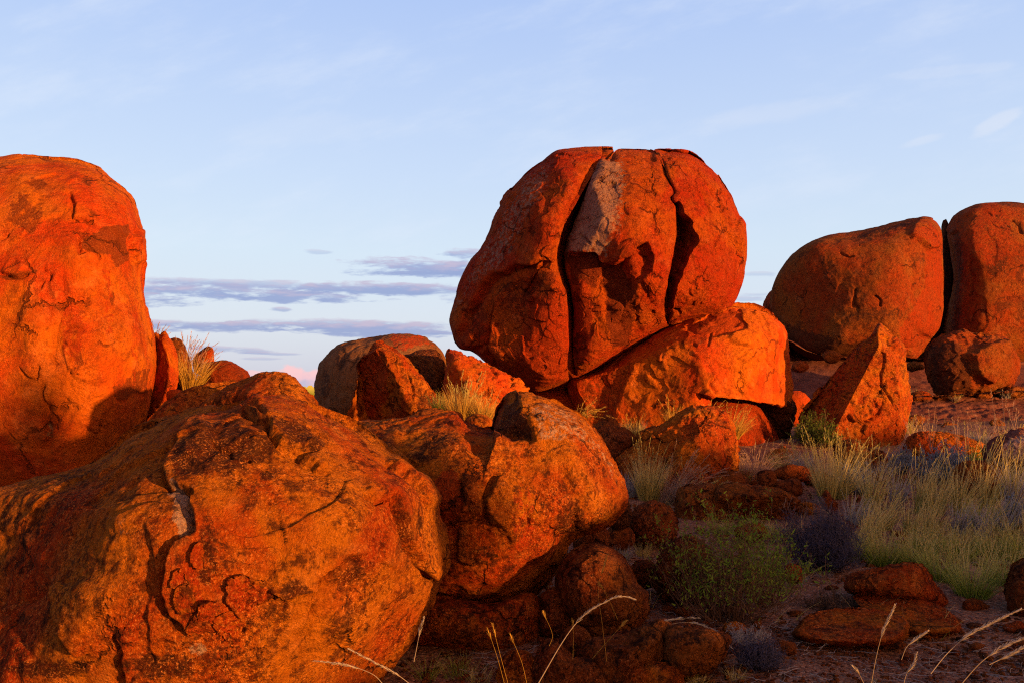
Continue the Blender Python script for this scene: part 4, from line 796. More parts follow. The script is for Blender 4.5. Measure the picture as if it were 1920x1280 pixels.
SLB = [(1725, 745, 22, 'at the left end of the purplish slab'), (1768, 752, 14, 'on the purplish slab below the knobbly boulder'), (1845, 744, 16, 'below the right side of the knobbly boulder'), (1905, 738, 24, 'at the right edge beside the knobbly boulder'),
       (1715, 790, 20, 'right of the spire foot'), (1780, 800, 14, 'among the seed stalks'), (1870, 796, 16, 'on the slab right of the seed stalks'), (1560, 672, 22, 'on the shelf under the large brown boulder'), (1500, 690, 20, 'on the shelf left of the spire'), (1715, 690, 18, 'on the shelf right of the spire')]
for (cx, cy, w, wh) in SLB:
    n_ = 7; an0 = rr.uniform(0, 6.28); pl = [(cx + w * rr.uniform(.75, 1.1) * math.cos(an0 + 6.283 * i / n_), cy - 3 + w * .5 * rr.uniform(.7, 1.15) * math.sin(an0 + 6.283 * i / n_)) for i in range(n_)]
    R('small weathered stone ' + wh, pl, 25.0 if cy < 700 else (22.6 if cy < 760 else 19.6), None, [M_br, M_dk][int(rr.integers(2))], M=34, chip=2.0, p=3.0, q=1.6, group='stones lying on the slabs')

# ================================================================== unseen boulders beside the camera, added and sized to shade the hollow and tower foot
for k, (cx, cy, rx, ry, hz) in enumerate([(6.6, -1.2, 1.9, 1.6, 0.62), (9.8, 0.2, 2.4, 2.0, 1.5), (13.8, 1.6, 2.8, 2.2, 1.8), (18.4, 3.2, 3.2, 2.6, 1.6), (24.0, 5.5, 3.8, 3.0, 1.8), (30.0, 8.0, 4.2, 3.4, 1.5), (6.85, -0.35, 0.42, 0.36, 2.5)]):
    n = 40; th, ph = np.meshgrid(np.linspace(0, 2 * math.pi, 2 * n, endpoint=False), np.linspace(0.0, math.pi, n)); th = th.ravel(); ph = ph.ravel()
    d = np.stack([np.cos(th) * np.sin(ph), np.sin(th) * np.sin(ph), np.cos(ph)], -1)
    rr = 1 + 0.10 * fbm(d * 1.3 + k * 9, 4)
    v = np.sign(d) * np.abs(d) ** 0.85 * rr[:, None] * [rx, ry, (hz + .6) / 1.0] + [cx, cy, -0.6 + 0.0]
    g = np.arange(2 * n * n).reshape(n, 2 * n)
    f = np.stack([g[:-1], g[1:], np.roll(g[1:], -1, 1), np.roll(g[:-1], -1, 1)], -1).reshape(-1, 4)
    o = mesh_obj('boulder', v, f, M_fg)
    tag(o, 'unseen orange boulder added beside the camera to cast shade, ' + ['nearest to the camera and lowest', 'second from the camera', 'middle one', 'second from the far end, longest', 'second from the farthest', 'farthest from the camera', 'narrow upright one'][k], 'boulder', 'unseen boulders added to cast shade')

# ================================================================== VEGETATION
def plant_mat(name, c0, c1, ctip, trans=0.35):
    """c0/c1: blade tones mixed by the per-blade 'tone', ctip: colour towards the tips"""
    m = bpy.data.materials.new(name); m.use_nodes = True; nt = m.node_tree; nt.nodes.clear(); b = NB(nt)
    tone = b.new('ShaderNodeAttribute', attribute_name='tone').outputs['Fac']; al = b.new('ShaderNodeAttribute', attribute_name='along').outputs['Fac']
    col = b.mix(tone, c0, c1); col = b.mix(b.m('MULTIPLY', b.mr(al, 0.3, 1.0), 0.75), col, ctip)
    d = b.new('ShaderNodeBsdfDiffuse'); b.put(d.inputs[0], col); t = b.new('ShaderNodeBsdfTranslucent'); b.put(t.inputs[0], col)
    mx = b.new('ShaderNodeMixShader'); mx.inputs[0].default_value = trans; nt.links.new(d.outputs[0], mx.inputs[1]); nt.links.new(t.outputs[0], mx.inputs[2])
    o = b.new('ShaderNodeOutputMaterial'); nt.links.new(mx.outputs[0], o.inputs[0]); return m
G_straw = plant_mat("dry_straw_grass", (0.52, 0.38, 0.11), (0.13, 0.13, 0.03), (0.62, 0.45, 0.19))
G_gold = plant_mat("golden_grass", (0.40, 0.20, 0.035), (0.28, 0.17, 0.03), (0.50, 0.27, 0.06))
G_green = plant_mat("green_spinifex", (0.05, 0.09, 0.010), (0.24, 0.27, 0.03), (0.50, 0.44, 0.12))
G_grey = plant_mat("grey_dry_grass", (0.17, 0.145, 0.14), (0.28, 0.24, 0.22), (0.40, 0.34, 0.32))
G_pink = plant_mat("reddish_dry_grass", (0.24, 0.12, 0.08), (0.24, 0.15, 0.10), (0.50, 0.32, 0.25))
G_blue = plant_mat("blue_grey_shrub", (0.09, 0.11, 0.13), (0.14, 0.16, 0.18), (0.24, 0.26, 0.30))
G_dark = plant_mat("dark_dead_twigs", (0.035, 0.028, 0.045), (0.055, 0.045, 0.065), (0.085, 0.075, 0.11), 0.1)
G_brown = plant_mat("brown_dead_twigs", (0.06, 0.030, 0.018), (0.085, 0.045, 0.03), (0.12, 0.07, 0.05), 0.1)
G_leaf = plant_mat("green_leaves", (0.07, 0.16, 0.012), (0.17, 0.20, 0.025), (0.16, 0.23, 0.035))
G_pale = plant_mat("pale_bleached_stalk", (0.24, 0.16, 0.10), (0.34, 0.25, 0.19), (0.42, 0.33, 0.28))
G_olive = plant_mat("dark_olive_leaves", (0.045, 0.075, 0.012), (0.09, 0.10, 0.02), (0.09, 0.11, 0.03))
G_rust = plant_mat("rust_leaves", (0.20, 0.07, 0.03), (0.14, 0.10, 0.03), (0.16, 0.12, 0.05))

class Rib:
    """collects thin ribbons (blades, stems, leaves)"""
    def __init__(s): s.v = []; s.f = []; s.t = []; s.a = []; s.n = 0
    def blades(s, P, D, Wd, tone, seg=4, taper=1.0):
        """P (n,seg+1,3) centre lines; D (n,3) width directions; Wd (n,) widths"""
        n, k, _ = P.shape; al = np.linspace(0, 1, k)
        w = Wd[:, None] * (1 - 0.85 * al ** taper)[None, :] / 2
        L = P - D[:, None, :] * w[..., None]; Rr = P + D[:, None, :] * w[..., None]
        V = np.stack([L, Rr], 2).reshape(-1, 3)
        base = (np.arange(n) * k * 2)[:, None] + (np.arange(k - 1) * 2)[None, :]
        q = np.stack([base, base + 1, base + 3, base + 2], -1).reshape(-1, 4) + s.n
        s.v.append(V); s.f.append(q); s.t.append(np.repeat(tone, k * 2)); s.a.append(np.tile(np.repeat(al, 2), n)); s.n += len(V)
    def build(s, name, mat, origin, parent=None):
        V = np.concatenate(s.v); o = mesh_obj(name, V, np.concatenate(s.f), mat, smooth=False, attrs={'tone': np.concatenate(s.t), 'along': np.concatenate(s.a)}, origin=origin, parent=parent)
        return o
def gpos(px, py, Yd=None):
    Yd = Yd or ground_depth(px, py); p = at(px, py, Yd); z = float(ground_z(p[0], Yd)); return np.array([p[0], p[1], min(p[2], z + 0.02) if abs(p[2] - z) < .25 else p[2]]), Yd
def arcs(n, r, base, rad, h, lean, spread, droop, seg=5, hv=0.35, arch=None):
    """centre lines of n blades that leave a foot of radius rad and open outwards"""
    th = r.uniform(0, 2 * math.pi, n); rr = rad * np.sqrt(r.uniform(0, 1, n))
    b0 = base + np.stack([np.cos(th) * rr, np.sin(th) * rr, -0.03 + 0 * th], -1)
    hh = h * (1 - hv * r.uniform(0, 1, n) ** 0.8)
    th2 = th + r.normal(0, 0.6, n); sp = spread * (0.15 + r.uniform(0, 1, n) ** 0.8)
    out = np.stack([np.cos(th2) * sp, np.sin(th2) * sp, np.ones(n)], -1) + np.array([lean[0], lean[1], 0]) * r.uniform(0.3, 1.3, n)[:, None]
    out /= np.linalg.norm(out, axis=1)[:, None]
    t = np.linspace(0, 1, seg + 1)
    hor = out.copy(); hor[:, 2] = 0
    dr = droop * r.uniform(0.2, 1.4, n)
    P = b0[:, None, :] + out[:, None, :] * (hh[:, None] * t[None])[..., None] + hor[:, None, :] * (hh[:, None] * (t ** 2)[None] * dr[:, None] * 0.8)[..., None]
    P[..., 2] -= hh[:, None] * (t ** 2.2)[None] * dr[:, None] * 0.55
    P += np.cumsum(r.normal(0, 1, P.shape) * (h * 0.012), axis=1) * t[None, :, None]
    phi = r.uniform(0, math.pi, n); D = np.stack([np.cos(phi), np.sin(phi) * 0.6, 0 * phi], -1); D /= np.linalg.norm(D, axis=1)[:, None]
    return P, D
def add_heads(R_, P, r, frac, size, tone0=0.5):
    """feathery seed heads on the upper end of a share of the stems"""
    k = r.random(len(P)) < frac; Q = P[k]
    if not len(Q): return
    tip = Q[:, -1]; pre = Q[:, -2]; d = tip - pre; d /= np.maximum(np.linalg.norm(d, axis=1), 1e-6)[:, None]
    for j in range(9):
        c = tip - d * (j / 9 * size * 5.5)[..., None] if False else tip - d * (j * size * 0.6)
        o = r.normal(0, 1, c.shape); o -= d * (o * d).sum(1)[:, None]; o /= np.linalg.norm(o, axis=1)[:, None]
        e = c + d * size * 0.9 + o * size * (0.25 + 0.05 * j)
        PP = np.stack([c, (c + e) / 2 + o * size * .05, e], 1)
        R_.blades(PP, np.cross(d, o), np.full(len(c), size * 0.30), r.uniform(0.3, 1, len(c)), taper=2)
def tussock(px, py, hpx, wpx, mat, label, group, n=220, lean=(0, 0), spread=0.5, droop=0.4, heads=0.0, width=0.005, Yd=None, seed=0, hv=.45, name='grass_tussock', headmat=None, stems=0, cat='grass tussock'):
    r = np.random.default_rng(1000 + seed); base, Y_ = gpos(px, py, Yd)
    h = hpx * Y_ / F; rad = wpx * Y_ / F * 0.22
    R_ = Rib(); P, D = arcs(n, r, base, rad, h * 0.95, lean, spread, droop, hv=hv)
    R_.blades(P, D, width * r.uniform(0.6, 1.3, n) * max(0.7, Y_ / 9), r.uniform(0, 1, n))
    o = R_.build(name, mat, tuple(base)); tag(o, label, cat, group)
    if stems or heads:
        ns = stems or max(3, int(n * heads)); Q = Rib(); P, D = arcs(ns, r, base, rad * .8, h * 1.25, lean, spread * 0.7, droop * 0.8, hv=.35, seg=7)
        Q.blades(P, D, np.full(ns, width * 0.7 * max(0.8, Y_ / 9)), r.uniform(0.4, 1, ns), taper=3)
        add_heads(Q, P, r, 0.8, 0.028 * max(0.7, Y_ / 11))
        Q.build('flower_stems', headmat or G_straw, tuple(base), parent=o)
    return o
def shrub(px, py, hpx, wpx, leafm, twigm, label, group, ntw=60, nleaf=40, leaf=0.014, seed=0, Yd=None, name='shrub', flat=1.0, lw=0.35, cat='shrub', top=0.35):
    r = np.random.default_rng(5000 + seed); base, Y_ = gpos(px, py, Yd); h = hpx * Y_ / F; wd = wpx * Y_ / F / 2
    T = Rib(); n = ntw
    th = r.uniform(0, 2 * math.pi, n); u = r.uniform(0, 1, n) ** 0.6; lob = 1 + 0.28 * np.sin(th * 3 + seed) + 0.18 * np.sin(th * 7 + seed * 2.1)
    tip = base + np.stack([np.cos(th) * wd * u * lob, np.sin(th) * wd * u * 0.8 * lob, h * (0.75 + 0.25 * lob) * np.sqrt(np.maximum(0.05, 1 - (u * 0.93) ** 2)) * r.uniform(0.50, 1.16, n) * flat], -1)
    t = np.linspace(0, 1, 8); b0 = base + np.stack([np.cos(th), np.sin(th), 0 * th], -1) * 0.05 * wd; b0[:, 2] -= 0.03
    mid = (b0 + tip) / 2 + np.stack([np.cos(th) * wd * .18, np.sin(th) * wd * .18, -h * 0.05 + 0 * th], -1)
    P = b0[:, None] * ((1 - t) ** 2)[None, :, None] + mid[:, None] * (2 * t * (1 - t))[None, :, None] + tip[:, None] * (t ** 2)[None, :, None]
    P = P + np.cumsum(r.normal(0, h * .012, P.shape), 1)
    phi = r.uniform(0, math.pi, n); D = np.stack([np.cos(phi), 0 * phi, np.sin(phi)], -1)
    T.blades(P, D, np.full(n, 0.010 * max(1, Y_ / 8)), r.uniform(0, 1, n))
    # side twigs
    ns = n * 7; i = r.integers(0, n, ns); tt = r.uniform(0.3, 1.0, ns); k = np.clip((tt * 7).astype(int), 0, 6); fr = tt * 7 - k
    s0 = P[i, k] * (1 - fr)[:, None] + P[i, k + 1] * fr[:, None]
    sd = r.normal(0, 1, (ns, 3)); sd[:, 2] = np.abs(sd[:, 2]) + 0.35; sd /= np.linalg.norm(sd, axis=1)[:, None]; ln = h * r.uniform(0.10, 0.28, ns)
    t4 = np.linspace(0, 1, 4); Q = s0[:, None] + sd[:, None] * (ln[:, None] * t4[None])[..., None] + np.cumsum(r.normal(0, h * .008, (ns, 4, 3)), 1)
    phi = r.uniform(0, math.pi, ns); D = np.stack([np.cos(phi), 0 * phi, np.sin(phi)], -1)
    T.blades(Q, D, np.full(ns, 0.005 * max(1, Y_ / 8)), r.uniform(0, 1, ns))
    root = T.build(name, twigm, tuple(base)); tag(root, label, cat, group)
    if nleaf:
        nl = ntw * nleaf; i = r.integers(0, ns, nl); k = r.integers(0, 3, nl); fr = r.random(nl)
        c = Q[i, k] * (1 - fr)[:, None] + Q[i, k + 1] * fr[:, None] + r.normal(0, leaf * .5, (nl, 3))
        keep = c[:, 2] > base[2] + h * top * r.uniform(0.3, 1.1, nl); c = c[keep]; nl = len(c)
        d = r.normal(0, 1, (nl, 3)); d[:, 2] = np.abs(d[:, 2]) + 0.3; d /= np.linalg.norm(d, axis=1)[:, None]
        sz = leaf * r.uniform(0.5, 1.4, nl); PP = c[:, None] + d[:, None] * (sz[:, None] * np.array([0, .5, 1.])[None])[..., None]
        o = r.normal(0, 1, (nl, 3)); D = np.cross(d, o); D /= np.linalg.norm(D, axis=1)[:, None]
        L = Rib(); L.blades(PP, D, sz * lw * 1.6, np.clip(0.5 + 0.35 * fbm(c * 6, 2) + r.normal(0, .2, nl), 0, 1), taper=1.5); L.build('foliage', leafm, tuple(base), parent=root)
    return root
def tube(path, r0, r1, sides=5):
    P = np.asarray(path, float); n = len(P); V = []
    for i in range(n):
        d = P[min(i + 1, n - 1)] - P[max(i - 1, 0)]; d /= np.linalg.norm(d) + 1e-9; a = np.cross(d, [0.1, 1, 0.05]); a /= np.linalg.norm(a); c = np.cross(d, a); rr = r0 + (r1 - r0) * i / (n - 1)
        for k in range(sides):
            t = 2 * math.pi * k / sides; V.append(P[i] + rr * (a * math.cos(t) + c * math.sin(t)))
    Fc = [(i * sides + k, i * sides + (k + 1) % sides, (i + 1) * sides + (k + 1) % sides, (i + 1) * sides + k) for i in range(n - 1) for k in range(sides)]
    return np.array(V), np.array(Fc)
def stalk(path, Yd, label, head=0.35, seed=0, mat=None, r0=0.0022, dens=1.0, dY=0.0, hs=1.0, group='grass stalks near the camera'):
    """one long grass stem with a feathery seed head, in front of everything"""
    r = np.random.default_rng(9000 + seed); C_ = catmull(path, 40, closed=False)
    P = at(C_[:, 0], C_[:, 1], Yd + np.linspace(0, dY, 40)); k = Yd / 3.0
    V, Fc = tube(P, r0 * k * 0.72, r0 * 0.3 * k)
    o = mesh_obj('grass_stalk', V, Fc, mat or G_pale, attrs={'tone': np.full(len(V), r.random()), 'along': np.repeat(np.linspace(0, 0.7, 40), 5)}, origin=tuple(P[0]))
    tag(o, label, 'grass stalk', group)
    if head:
        H = Rib(); i0 = int(40 * (1 - head)); n = int((40 - i0) * 5 * dens); ii = r.uniform(i0, 38.9, n); a = ii.astype(int); fr = ii - a
        c = P[a] * (1 - fr)[:, None] + P[a + 1] * fr[:, None]; d = P[a + 1] - P[a]; d /= np.linalg.norm(d, axis=1)[:, None]
        e = r.normal(0, 1, (n, 3)); e -= d * (e * d).sum(1)[:, None]; e /= np.linalg.norm(e, axis=1)[:, None]
        L = 0.020 * k * hs * r.uniform(0.6, 1.3, n) * (1.25 - 0.6 * (ii - i0) / (40 - i0)); dd = d * 0.93 + e * 0.30
        PP = c[:, None] + dd[:, None] * (L[:, None] * np.array([0, .5, 1.])[None])[..., None]
        H.blades(PP, np.cross(d, e), np.full(n, 0.0034 * k * hs), r.uniform(0.2, 1, n), taper=2.0); H.build('seed_head', mat or G_pale, tuple(P[0]), parent=o)
    return o

# ---- grass behind and between the boulders on the left
tussock(358, 728, 92, 70, G_gold, 'yellow green grass clump growing between the red slab and the skyline rock', 'grass clumps', 520, (0.15, 0), .45, .5, width=.006, Yd=10.6, seed=1, stems=26, headmat=G_pink)
tussock(348, 690, 68, 30, G_pink, 'wispy reddish seed stems standing against the sky above the yellow grass', 'grass clumps', 24, (0.45, 0), .45, .2, heads=1.2, width=.006, Yd=10.9, seed=2, headmat=G_pink)
tussock(290, 650, 46, 20, G_pink, 'few wispy stems against the sky beside the edge of the tower boulder', 'grass clumps', 12, (0.5, 0), .35, .2, heads=1.4, width=.006, Yd=11.0, seed=3, headmat=G_pink)
tussock(862, 792, 90, 80, G_gold, 'golden bushy grass clump in front of the bright sloping rock', 'grass clumps', 620, (0.05, 0), .42, .35, width=.006, Yd=11.8, seed=4, stems=40)
tussock(905, 790, 66, 60, G_gold, 'shorter golden grass clump at the right end of the bright sloping rock', 'grass clumps', 300, (0.2, 0), .45, .4, width=.006, Yd=11.7, seed=5, stems=16)
tussock(822, 775, 60, 26, G_green, 'small dark green tuft in the gap under the shaded lump', 'grass clumps', 120, (0, 0), .4, .4, width=.006, Yd=12.4, seed=6)
tussock(1082, 792, 54, 30, G_gold, 'golden arching seed stems rising behind the pinkish shoulder of the centre boulder', 'grass clumps', 40, (0.6, 0), .5, 1.0, heads=0.8, width=.006, Yd=9.5, seed=7, headmat=G_gold)
for k, (px, py, h, w, m, lb, n, ln) in enumerate([
        (1190, 822, 50, 60, G_straw, 'pale straw tuft between the mossy rock and the great boulder', 240, (0, 0)),
        (1262, 800, 58, 34, G_gold, 'sunlit straw tuft at the left shoulder of the grassy brown boulder', 120, (.05, 0)),
        (1318, 800, 62, 50, G_gold, 'sunlit golden spray behind the crown of the grassy brown boulder', 160, (.5, 0)),
        (1372, 820, 70, 60, G_gold, 'golden feathery grass before the red rock under the overhang', 240, (.4, 0)),
        (1345, 830, 44, 60, G_straw, 'low straw grass at the right side of the grassy brown boulder', 160, (.2, 0))]):
    tussock(px, py, h, w, m, lb, 'grass clumps', n, ln, .4, .45, heads=.08, width=.006, Yd=13.2 if k else 13.5, seed=20 + k, headmat=G_gold)
T2 = [  # px, py, h, w, mat, label, n, lean, spread, droop, heads
    (1215, 940, 120, 70, G_straw, 'tall greenish straw tussock leaning on the left of the grassy brown boulder', 420, (.05, 0), .35, .3, .06),
    (1180, 935, 78, 40, G_grey, 'greyish dry tuft between the centre boulder and the tall straw tussock', 260, (0, 0), .4, .4, 0),
    (1250, 945, 110, 60, G_pink, 'reddish arching grass spray sweeping right over the grassy brown boulder', 240, (.75, 0), .45, .5, .25),
    (1290, 950, 80, 60, G_grey, 'dark grey tangled grass below the reddish spray', 260, (.5, 0), .6, .7, .1),
    (1412, 905, 88, 74, G_pink, 'rounded pinkish grey grass mound right of the grassy brown boulder', 620, (0, 0), .7, .8, .10),
    (1388, 912, 60, 50, G_green, 'dull green low tuft at the foot of the pinkish grass mound', 200, (0, 0), .6, .6, 0),
    (1470, 882, 66, 60, G_straw, 'dull straw clump behind the broad brown block', 360, (0, 0), .6, .7, .05),
    (1508, 888, 70, 60, G_grey, 'grey straw clump behind the right end of the rubble row', 320, (0, 0), .5, .6, .05),
    (1552, 945, 130, 52, G_straw, 'upright straw clump with pale seed heads right of the rubble', 340, (-.05, 0), .25, .25, .14),
    (1585, 905, 90, 60, G_straw, 'straw clump at the left front of the spire', 320, (.1, 0), .45, .5, .08),
    (1630, 880, 62, 80, G_straw, 'low pale grass along the foot of the spire', 380, (0, 0), .7, .6, .03),
    (1680, 878, 60, 70, G_grey, 'grey low grass at the right foot of the spire', 320, (0, 0), .7, .6, .02),
    (1722, 860, 78, 34, G_pink, 'reddish upright grass at the right edge of the spire', 150, (0, 0), .3, .3, .2),
    (1640, 905, 80, 70, G_grey, 'grey dry clump in the upper left of the tall grass', 320, (.1, 0), .6, .6, .04),
    (1745, 900, 60, 70, G_grey, 'grey dry clump below the bluish shrub', 260, (.1, 0), .6, .6, .04)]
for k, (px, py, h, w, m, lb, n, ln, sp, dr, hd) in enumerate(T2):
    tussock(px, py, h, w, m, lb, 'grass clumps', n, ln, sp, dr, heads=hd, width=.005, seed=40 + k, headmat=G_pink if m is G_pink else G_straw)
# stalks seen against the purplish slab
for k, (px, py, h) in enumerate([(1745, 842, 78), (1797, 838, 62), (1816, 840, 70), (1842, 842, 72), (1858, 840, 60), (1880, 832, 92), (1893, 835, 78), (1908, 836, 72), (1868, 838, 48)]):
    tussock(px, py, h, 12, G_pink, ['first', 'second', 'third', 'fourth', 'fifth', 'seventh', 'eighth', 'rightmost', 'sixth and shortest'][k] + ' slender seed stalk from the left before the purplish slab', 'seed stalks before the slab', 6, (r_ := (-.1 if k % 2 else .08), 0), .18, .2, stems=3, width=.005, Yd=13.0, seed=70 + k, headmat=G_pink, name='seed_stalk', cat='grass stalk')
for k, (px, py, h, w, lb, Y_) in enumerate([(1722, 748, 26, 40, 'dry tuft at the left end of the purplish slab, under the gap', 22.8), (1790, 750, 16, 30, 'low tuft at the foot of the knobbly boulder', 22.4), (1885, 744, 22, 40, 'dry tuft right of the knobbly boulder', 22.6),
                                            (1700, 808, 40, 50, 'reddish dry tuft at the right foot of the spire', 18.5), (1760, 822, 26, 60, 'low dry tuft before the purplish slab, left', 17), (1835, 824, 28, 70, 'low dry tuft before the purplish slab, middle', 17), (1905, 815, 34, 60, 'low dry tuft before the purplish slab, right', 17)]):
    tussock(px, py, h, w, [G_straw, G_pink, G_grey][k % 3], lb, 'grass clumps', 160, (.1, 0), .6, .5, heads=.05, width=.006, Yd=Y_, seed=300 + k)
# ---- the tall grass at right
r = np.random.default_rng(11)
place = ['beside the bluish shrub', 'behind the dark twiggy shrub', 'in the middle of the tall grass', 'towards the right edge', 'before the spire', 'by the pinkish boulder']
k = 0
LBF = ['tall straw tussock above the dark purplish dome', 'tall straw tussock just right of the dark purplish dome', 'tall straw tussock in the left third of the grass patch, back row', 'tall straw tussock straight below the blue grey rounded shrub',
       'tall straw tussock below the right half of the blue grey shrub', 'tall straw tussock in the middle of the back row of the patch', 'tall straw tussock left of the small brown rock in the grass', 'tall straw tussock below the pinkish gritty boulder',
       'tall straw tussock cut by the right edge, back row', 'tall straw tussock behind the first green hummock from the left', 'tall straw tussock behind the second green hummock from the left', 'tall straw tussock behind the small green hummock',
       'tall straw tussock in the dead centre of the grass patch', 'tall straw tussock beside the bright green tuft', 'tall straw tussock behind the greener hummock near the right edge', 'tall straw tussock cut by the right edge, front row',
       'tall straw tussock touching the right side of the dark purplish dome', 'thin straw tussock right of the thin slab of stone', 'straw tussock directly under the small brown rock in the grass', 'straw tussock left below the small brown rock in the grass', 'straw tussock at the right edge under the pinkish boulder']
FLD = [(1600, 985), (1640, 960), (1680, 950), (1720, 960), (1760, 965), (1800, 960), (1850, 955), (1900, 960), (1940, 950), (1660, 1000), (1700, 1005), (1745, 1005), (1790, 1000), (1840, 1000), (1890, 1000), (1930, 1010), (1620, 1015), (1580, 940), (1880, 930), (1820, 930), (1930, 915)]
for (px, py) in FLD:
    a = r.random(); lb = LBF[k]
    tussock(px + r.uniform(-8, 8), py + r.uniform(-6, 6), r.uniform(84, 140), 44, G_straw if a > .45 else G_grey, lb, 'tall straw tussocks in the grass patch',
            115, (.30 + r.normal(0, .10), 0), .34, .40, heads=.14, width=.0085, seed=100 + k); k += 1
for j, (px, py, h, lb) in enumerate([(1600, 1045, 80, 'green spinifex hummock right behind the dark twiggy shrub'), (1655, 1062, 95, 'green spinifex hummock just above the wedge shaped rock'), (1712, 1066, 90, 'green spinifex hummock above the right end of the wedge shaped rock'),
                                    (1765, 1092, 105, 'yellow green spinifex hummock right of the wedge shaped rock'), (1822, 1122, 120, 'largest yellow green spinifex hummock at the front of the grass'),
                                    (1880, 1100, 110, 'yellow green spinifex hummock left of the dark rock at the right edge'), (1925, 1060, 120, 'yellow green spinifex hummock cut by the right edge'),
                                    (1800, 1045, 80, 'green spinifex hummock in the second row of the grass'), (1865, 1045, 80, 'greener spinifex hummock in the second row near the right edge'), (1740, 1035, 70, 'small green spinifex hummock in the second row'),
                                    (1845, 985, 70, 'bright green tuft among the straw grass')]):
    tussock(px, py, h, 100, G_green, lb, 'green spinifex hummocks', 330, (.14, 0), .55, .5, heads=.14, width=.0075, seed=140 + j, name='spinifex_hummock')
# ---- shrubs
shrub(1365, 1168, 205, 300, G_leaf, G_brown, 'loose green bush with bare brown stems on the gravel in the centre right', 'shrubs', 150, 34, .026, 1, Yd=5.95, top=.5, lw=.22)
shrub(1440, 1120, 140, 130, G_leaf, G_brown, 'lower green bush merging with the right side of the loose green bush', 'shrubs', 60, 60, .024, 2, Yd=6.4, top=.35, lw=.2)
shrub(1290, 1090, 110, 110, G_leaf, G_brown, 'thin green bush over the dark hidden boulder', 'shrubs', 45, 45, .022, 3, Yd=6.85, top=.4, lw=.22)
shrub(1340, 1150, 150, 160, G_rust, G_brown, 'rusty dying branches inside the loose green bush', 'shrubs', 50, 45, .02, 4, Yd=6.05, top=.35)
shrub(1540, 1068, 112, 165, G_dark, G_dark, 'dark purplish dome of dead twigs left of the green spinifex', 'shrubs', 420, 30, .03, 5, lw=.10, top=.1)
shrub(1775, 905, 66, 110, G_blue, G_grey, 'blue grey rounded shrub above the tall grass', 'shrubs', 130, 70, .026, 6, lw=.3, top=.1)
shrub(1605, 925, 52, 80, G_blue, G_grey, 'small blue grey shrub left in the tall grass', 'shrubs', 90, 50, .024, 7, lw=.3, top=.1)
shrub(1690, 885, 44, 60, G_blue, G_grey, 'low blue grey shrub between spire and rounded shrub', 'shrubs', 70, 50, .024, 8, lw=.3, top=.1)
shrub(1832, 880, 34, 44, G_leaf, G_brown, 'little green shrub at the right of the blue grey one', 'shrubs', 40, 40, .024, 9, top=.1)
shrub(1905, 985, 50, 60, G_blue, G_grey, 'blue grey patch of shrub deep in the grass by the right edge', 'shrubs', 70, 40, .024, 10, lw=.3, top=.1)
shrub(1530, 838, 62, 96, G_olive, G_brown, 'green shrub in the nook at the left foot of the spire', 'shrubs', 90, 60, .034, 11, top=.15)
shrub(1560, 1148, 46, 120, G_brown, G_brown, 'flat brown dead bush lying on the gravel behind the low slabs', 'shrubs', 150, 20, .016, 12, flat=.8, lw=.2)
shrub(1425, 1250, 62, 110, G_dark, G_dark, 'flat dark dead bush on the gravel right of the bottom boulders', 'shrubs', 170, 16, .016, 13, flat=.8, lw=.2)
shrub(1400, 1205, 40, 80, G_grey, G_grey, 'flat grey litter of twigs beside the dark dead bush', 'shrubs', 60, 16, .016, 14, flat=.7, lw=.2)
for k, (px, py, h, w, m, lb, n) in enumerate([
        (1165, 1046, 46, 60, G_grey, 'pale grey tuft behind the round dark brown boulder', 260), (1205, 1040, 50, 46, G_straw, 'thin straw tuft right of the pale grey tuft', 120), (1190, 985, 70, 46, G_pink, 'brownish tuft on the crumbly rock', 120),
        (1308, 1282, 50, 40, G_straw, 'small straw tuft at the bottom edge right of the gritty rocks', 160), (1378, 1272, 44, 40, G_straw, 'small pale tuft at the bottom edge near the dark dead bush', 140),
        (1455, 1150, 40, 50, G_grey, 'grey small tuft on the gravel right of the green bush', 100), (1500, 1090, 40, 40, G_grey, 'grey small tuft at the foot of the dark purplish dome', 100), (1545, 1082, 36, 40, G_grey, 'grey low tuft in front of the dark purplish dome', 90),
        (1470, 1010, 60, 60, G_green, 'green tuft between the rusty ledge and the dark purplish dome', 200), (1420, 1000, 50, 70, G_green, 'green tuft below the rusty ledge', 200), (1350, 1000, 60, 60, G_green, 'yellow green tuft left below the rusty ledge', 200),
        (1640, 1275, 20, 24, G_straw, 'tiny straw tuft on the gravel at the bottom right', 60), (1150, 1075, 60, 26, G_pink, 'thin reddish stems over the round dark brown boulder', 14),
        (860, 1262, 70, 110, G_green, 'thin green sprigs in the dark nook under the boulders', 120), (800, 1270, 84, 60, G_green, 'green sprigs beside the huge foreground boulder', 60), (900, 1275, 60, 80, G_straw, 'dry straw litter of stems under the centre boulder', 90),
        (960, 1285, 90, 40, G_pink, 'few reddish stems at the bottom edge before the rounded stone', 10), (1130, 1245, 90, 30, G_straw, 'few upright straw stems between the bottom boulders', 9), (1075, 1240, 66, 20, G_straw, 'single upright straw stems before the knobby stone', 5)]):
    tussock(px, py, h, w, m, lb, 'grass clumps', n, (.1, 0), .6, .6, width=.0035, seed=170 + k, Yd=None if py < 1262 else (5.0 if px < 1290 and px > 930 else None))
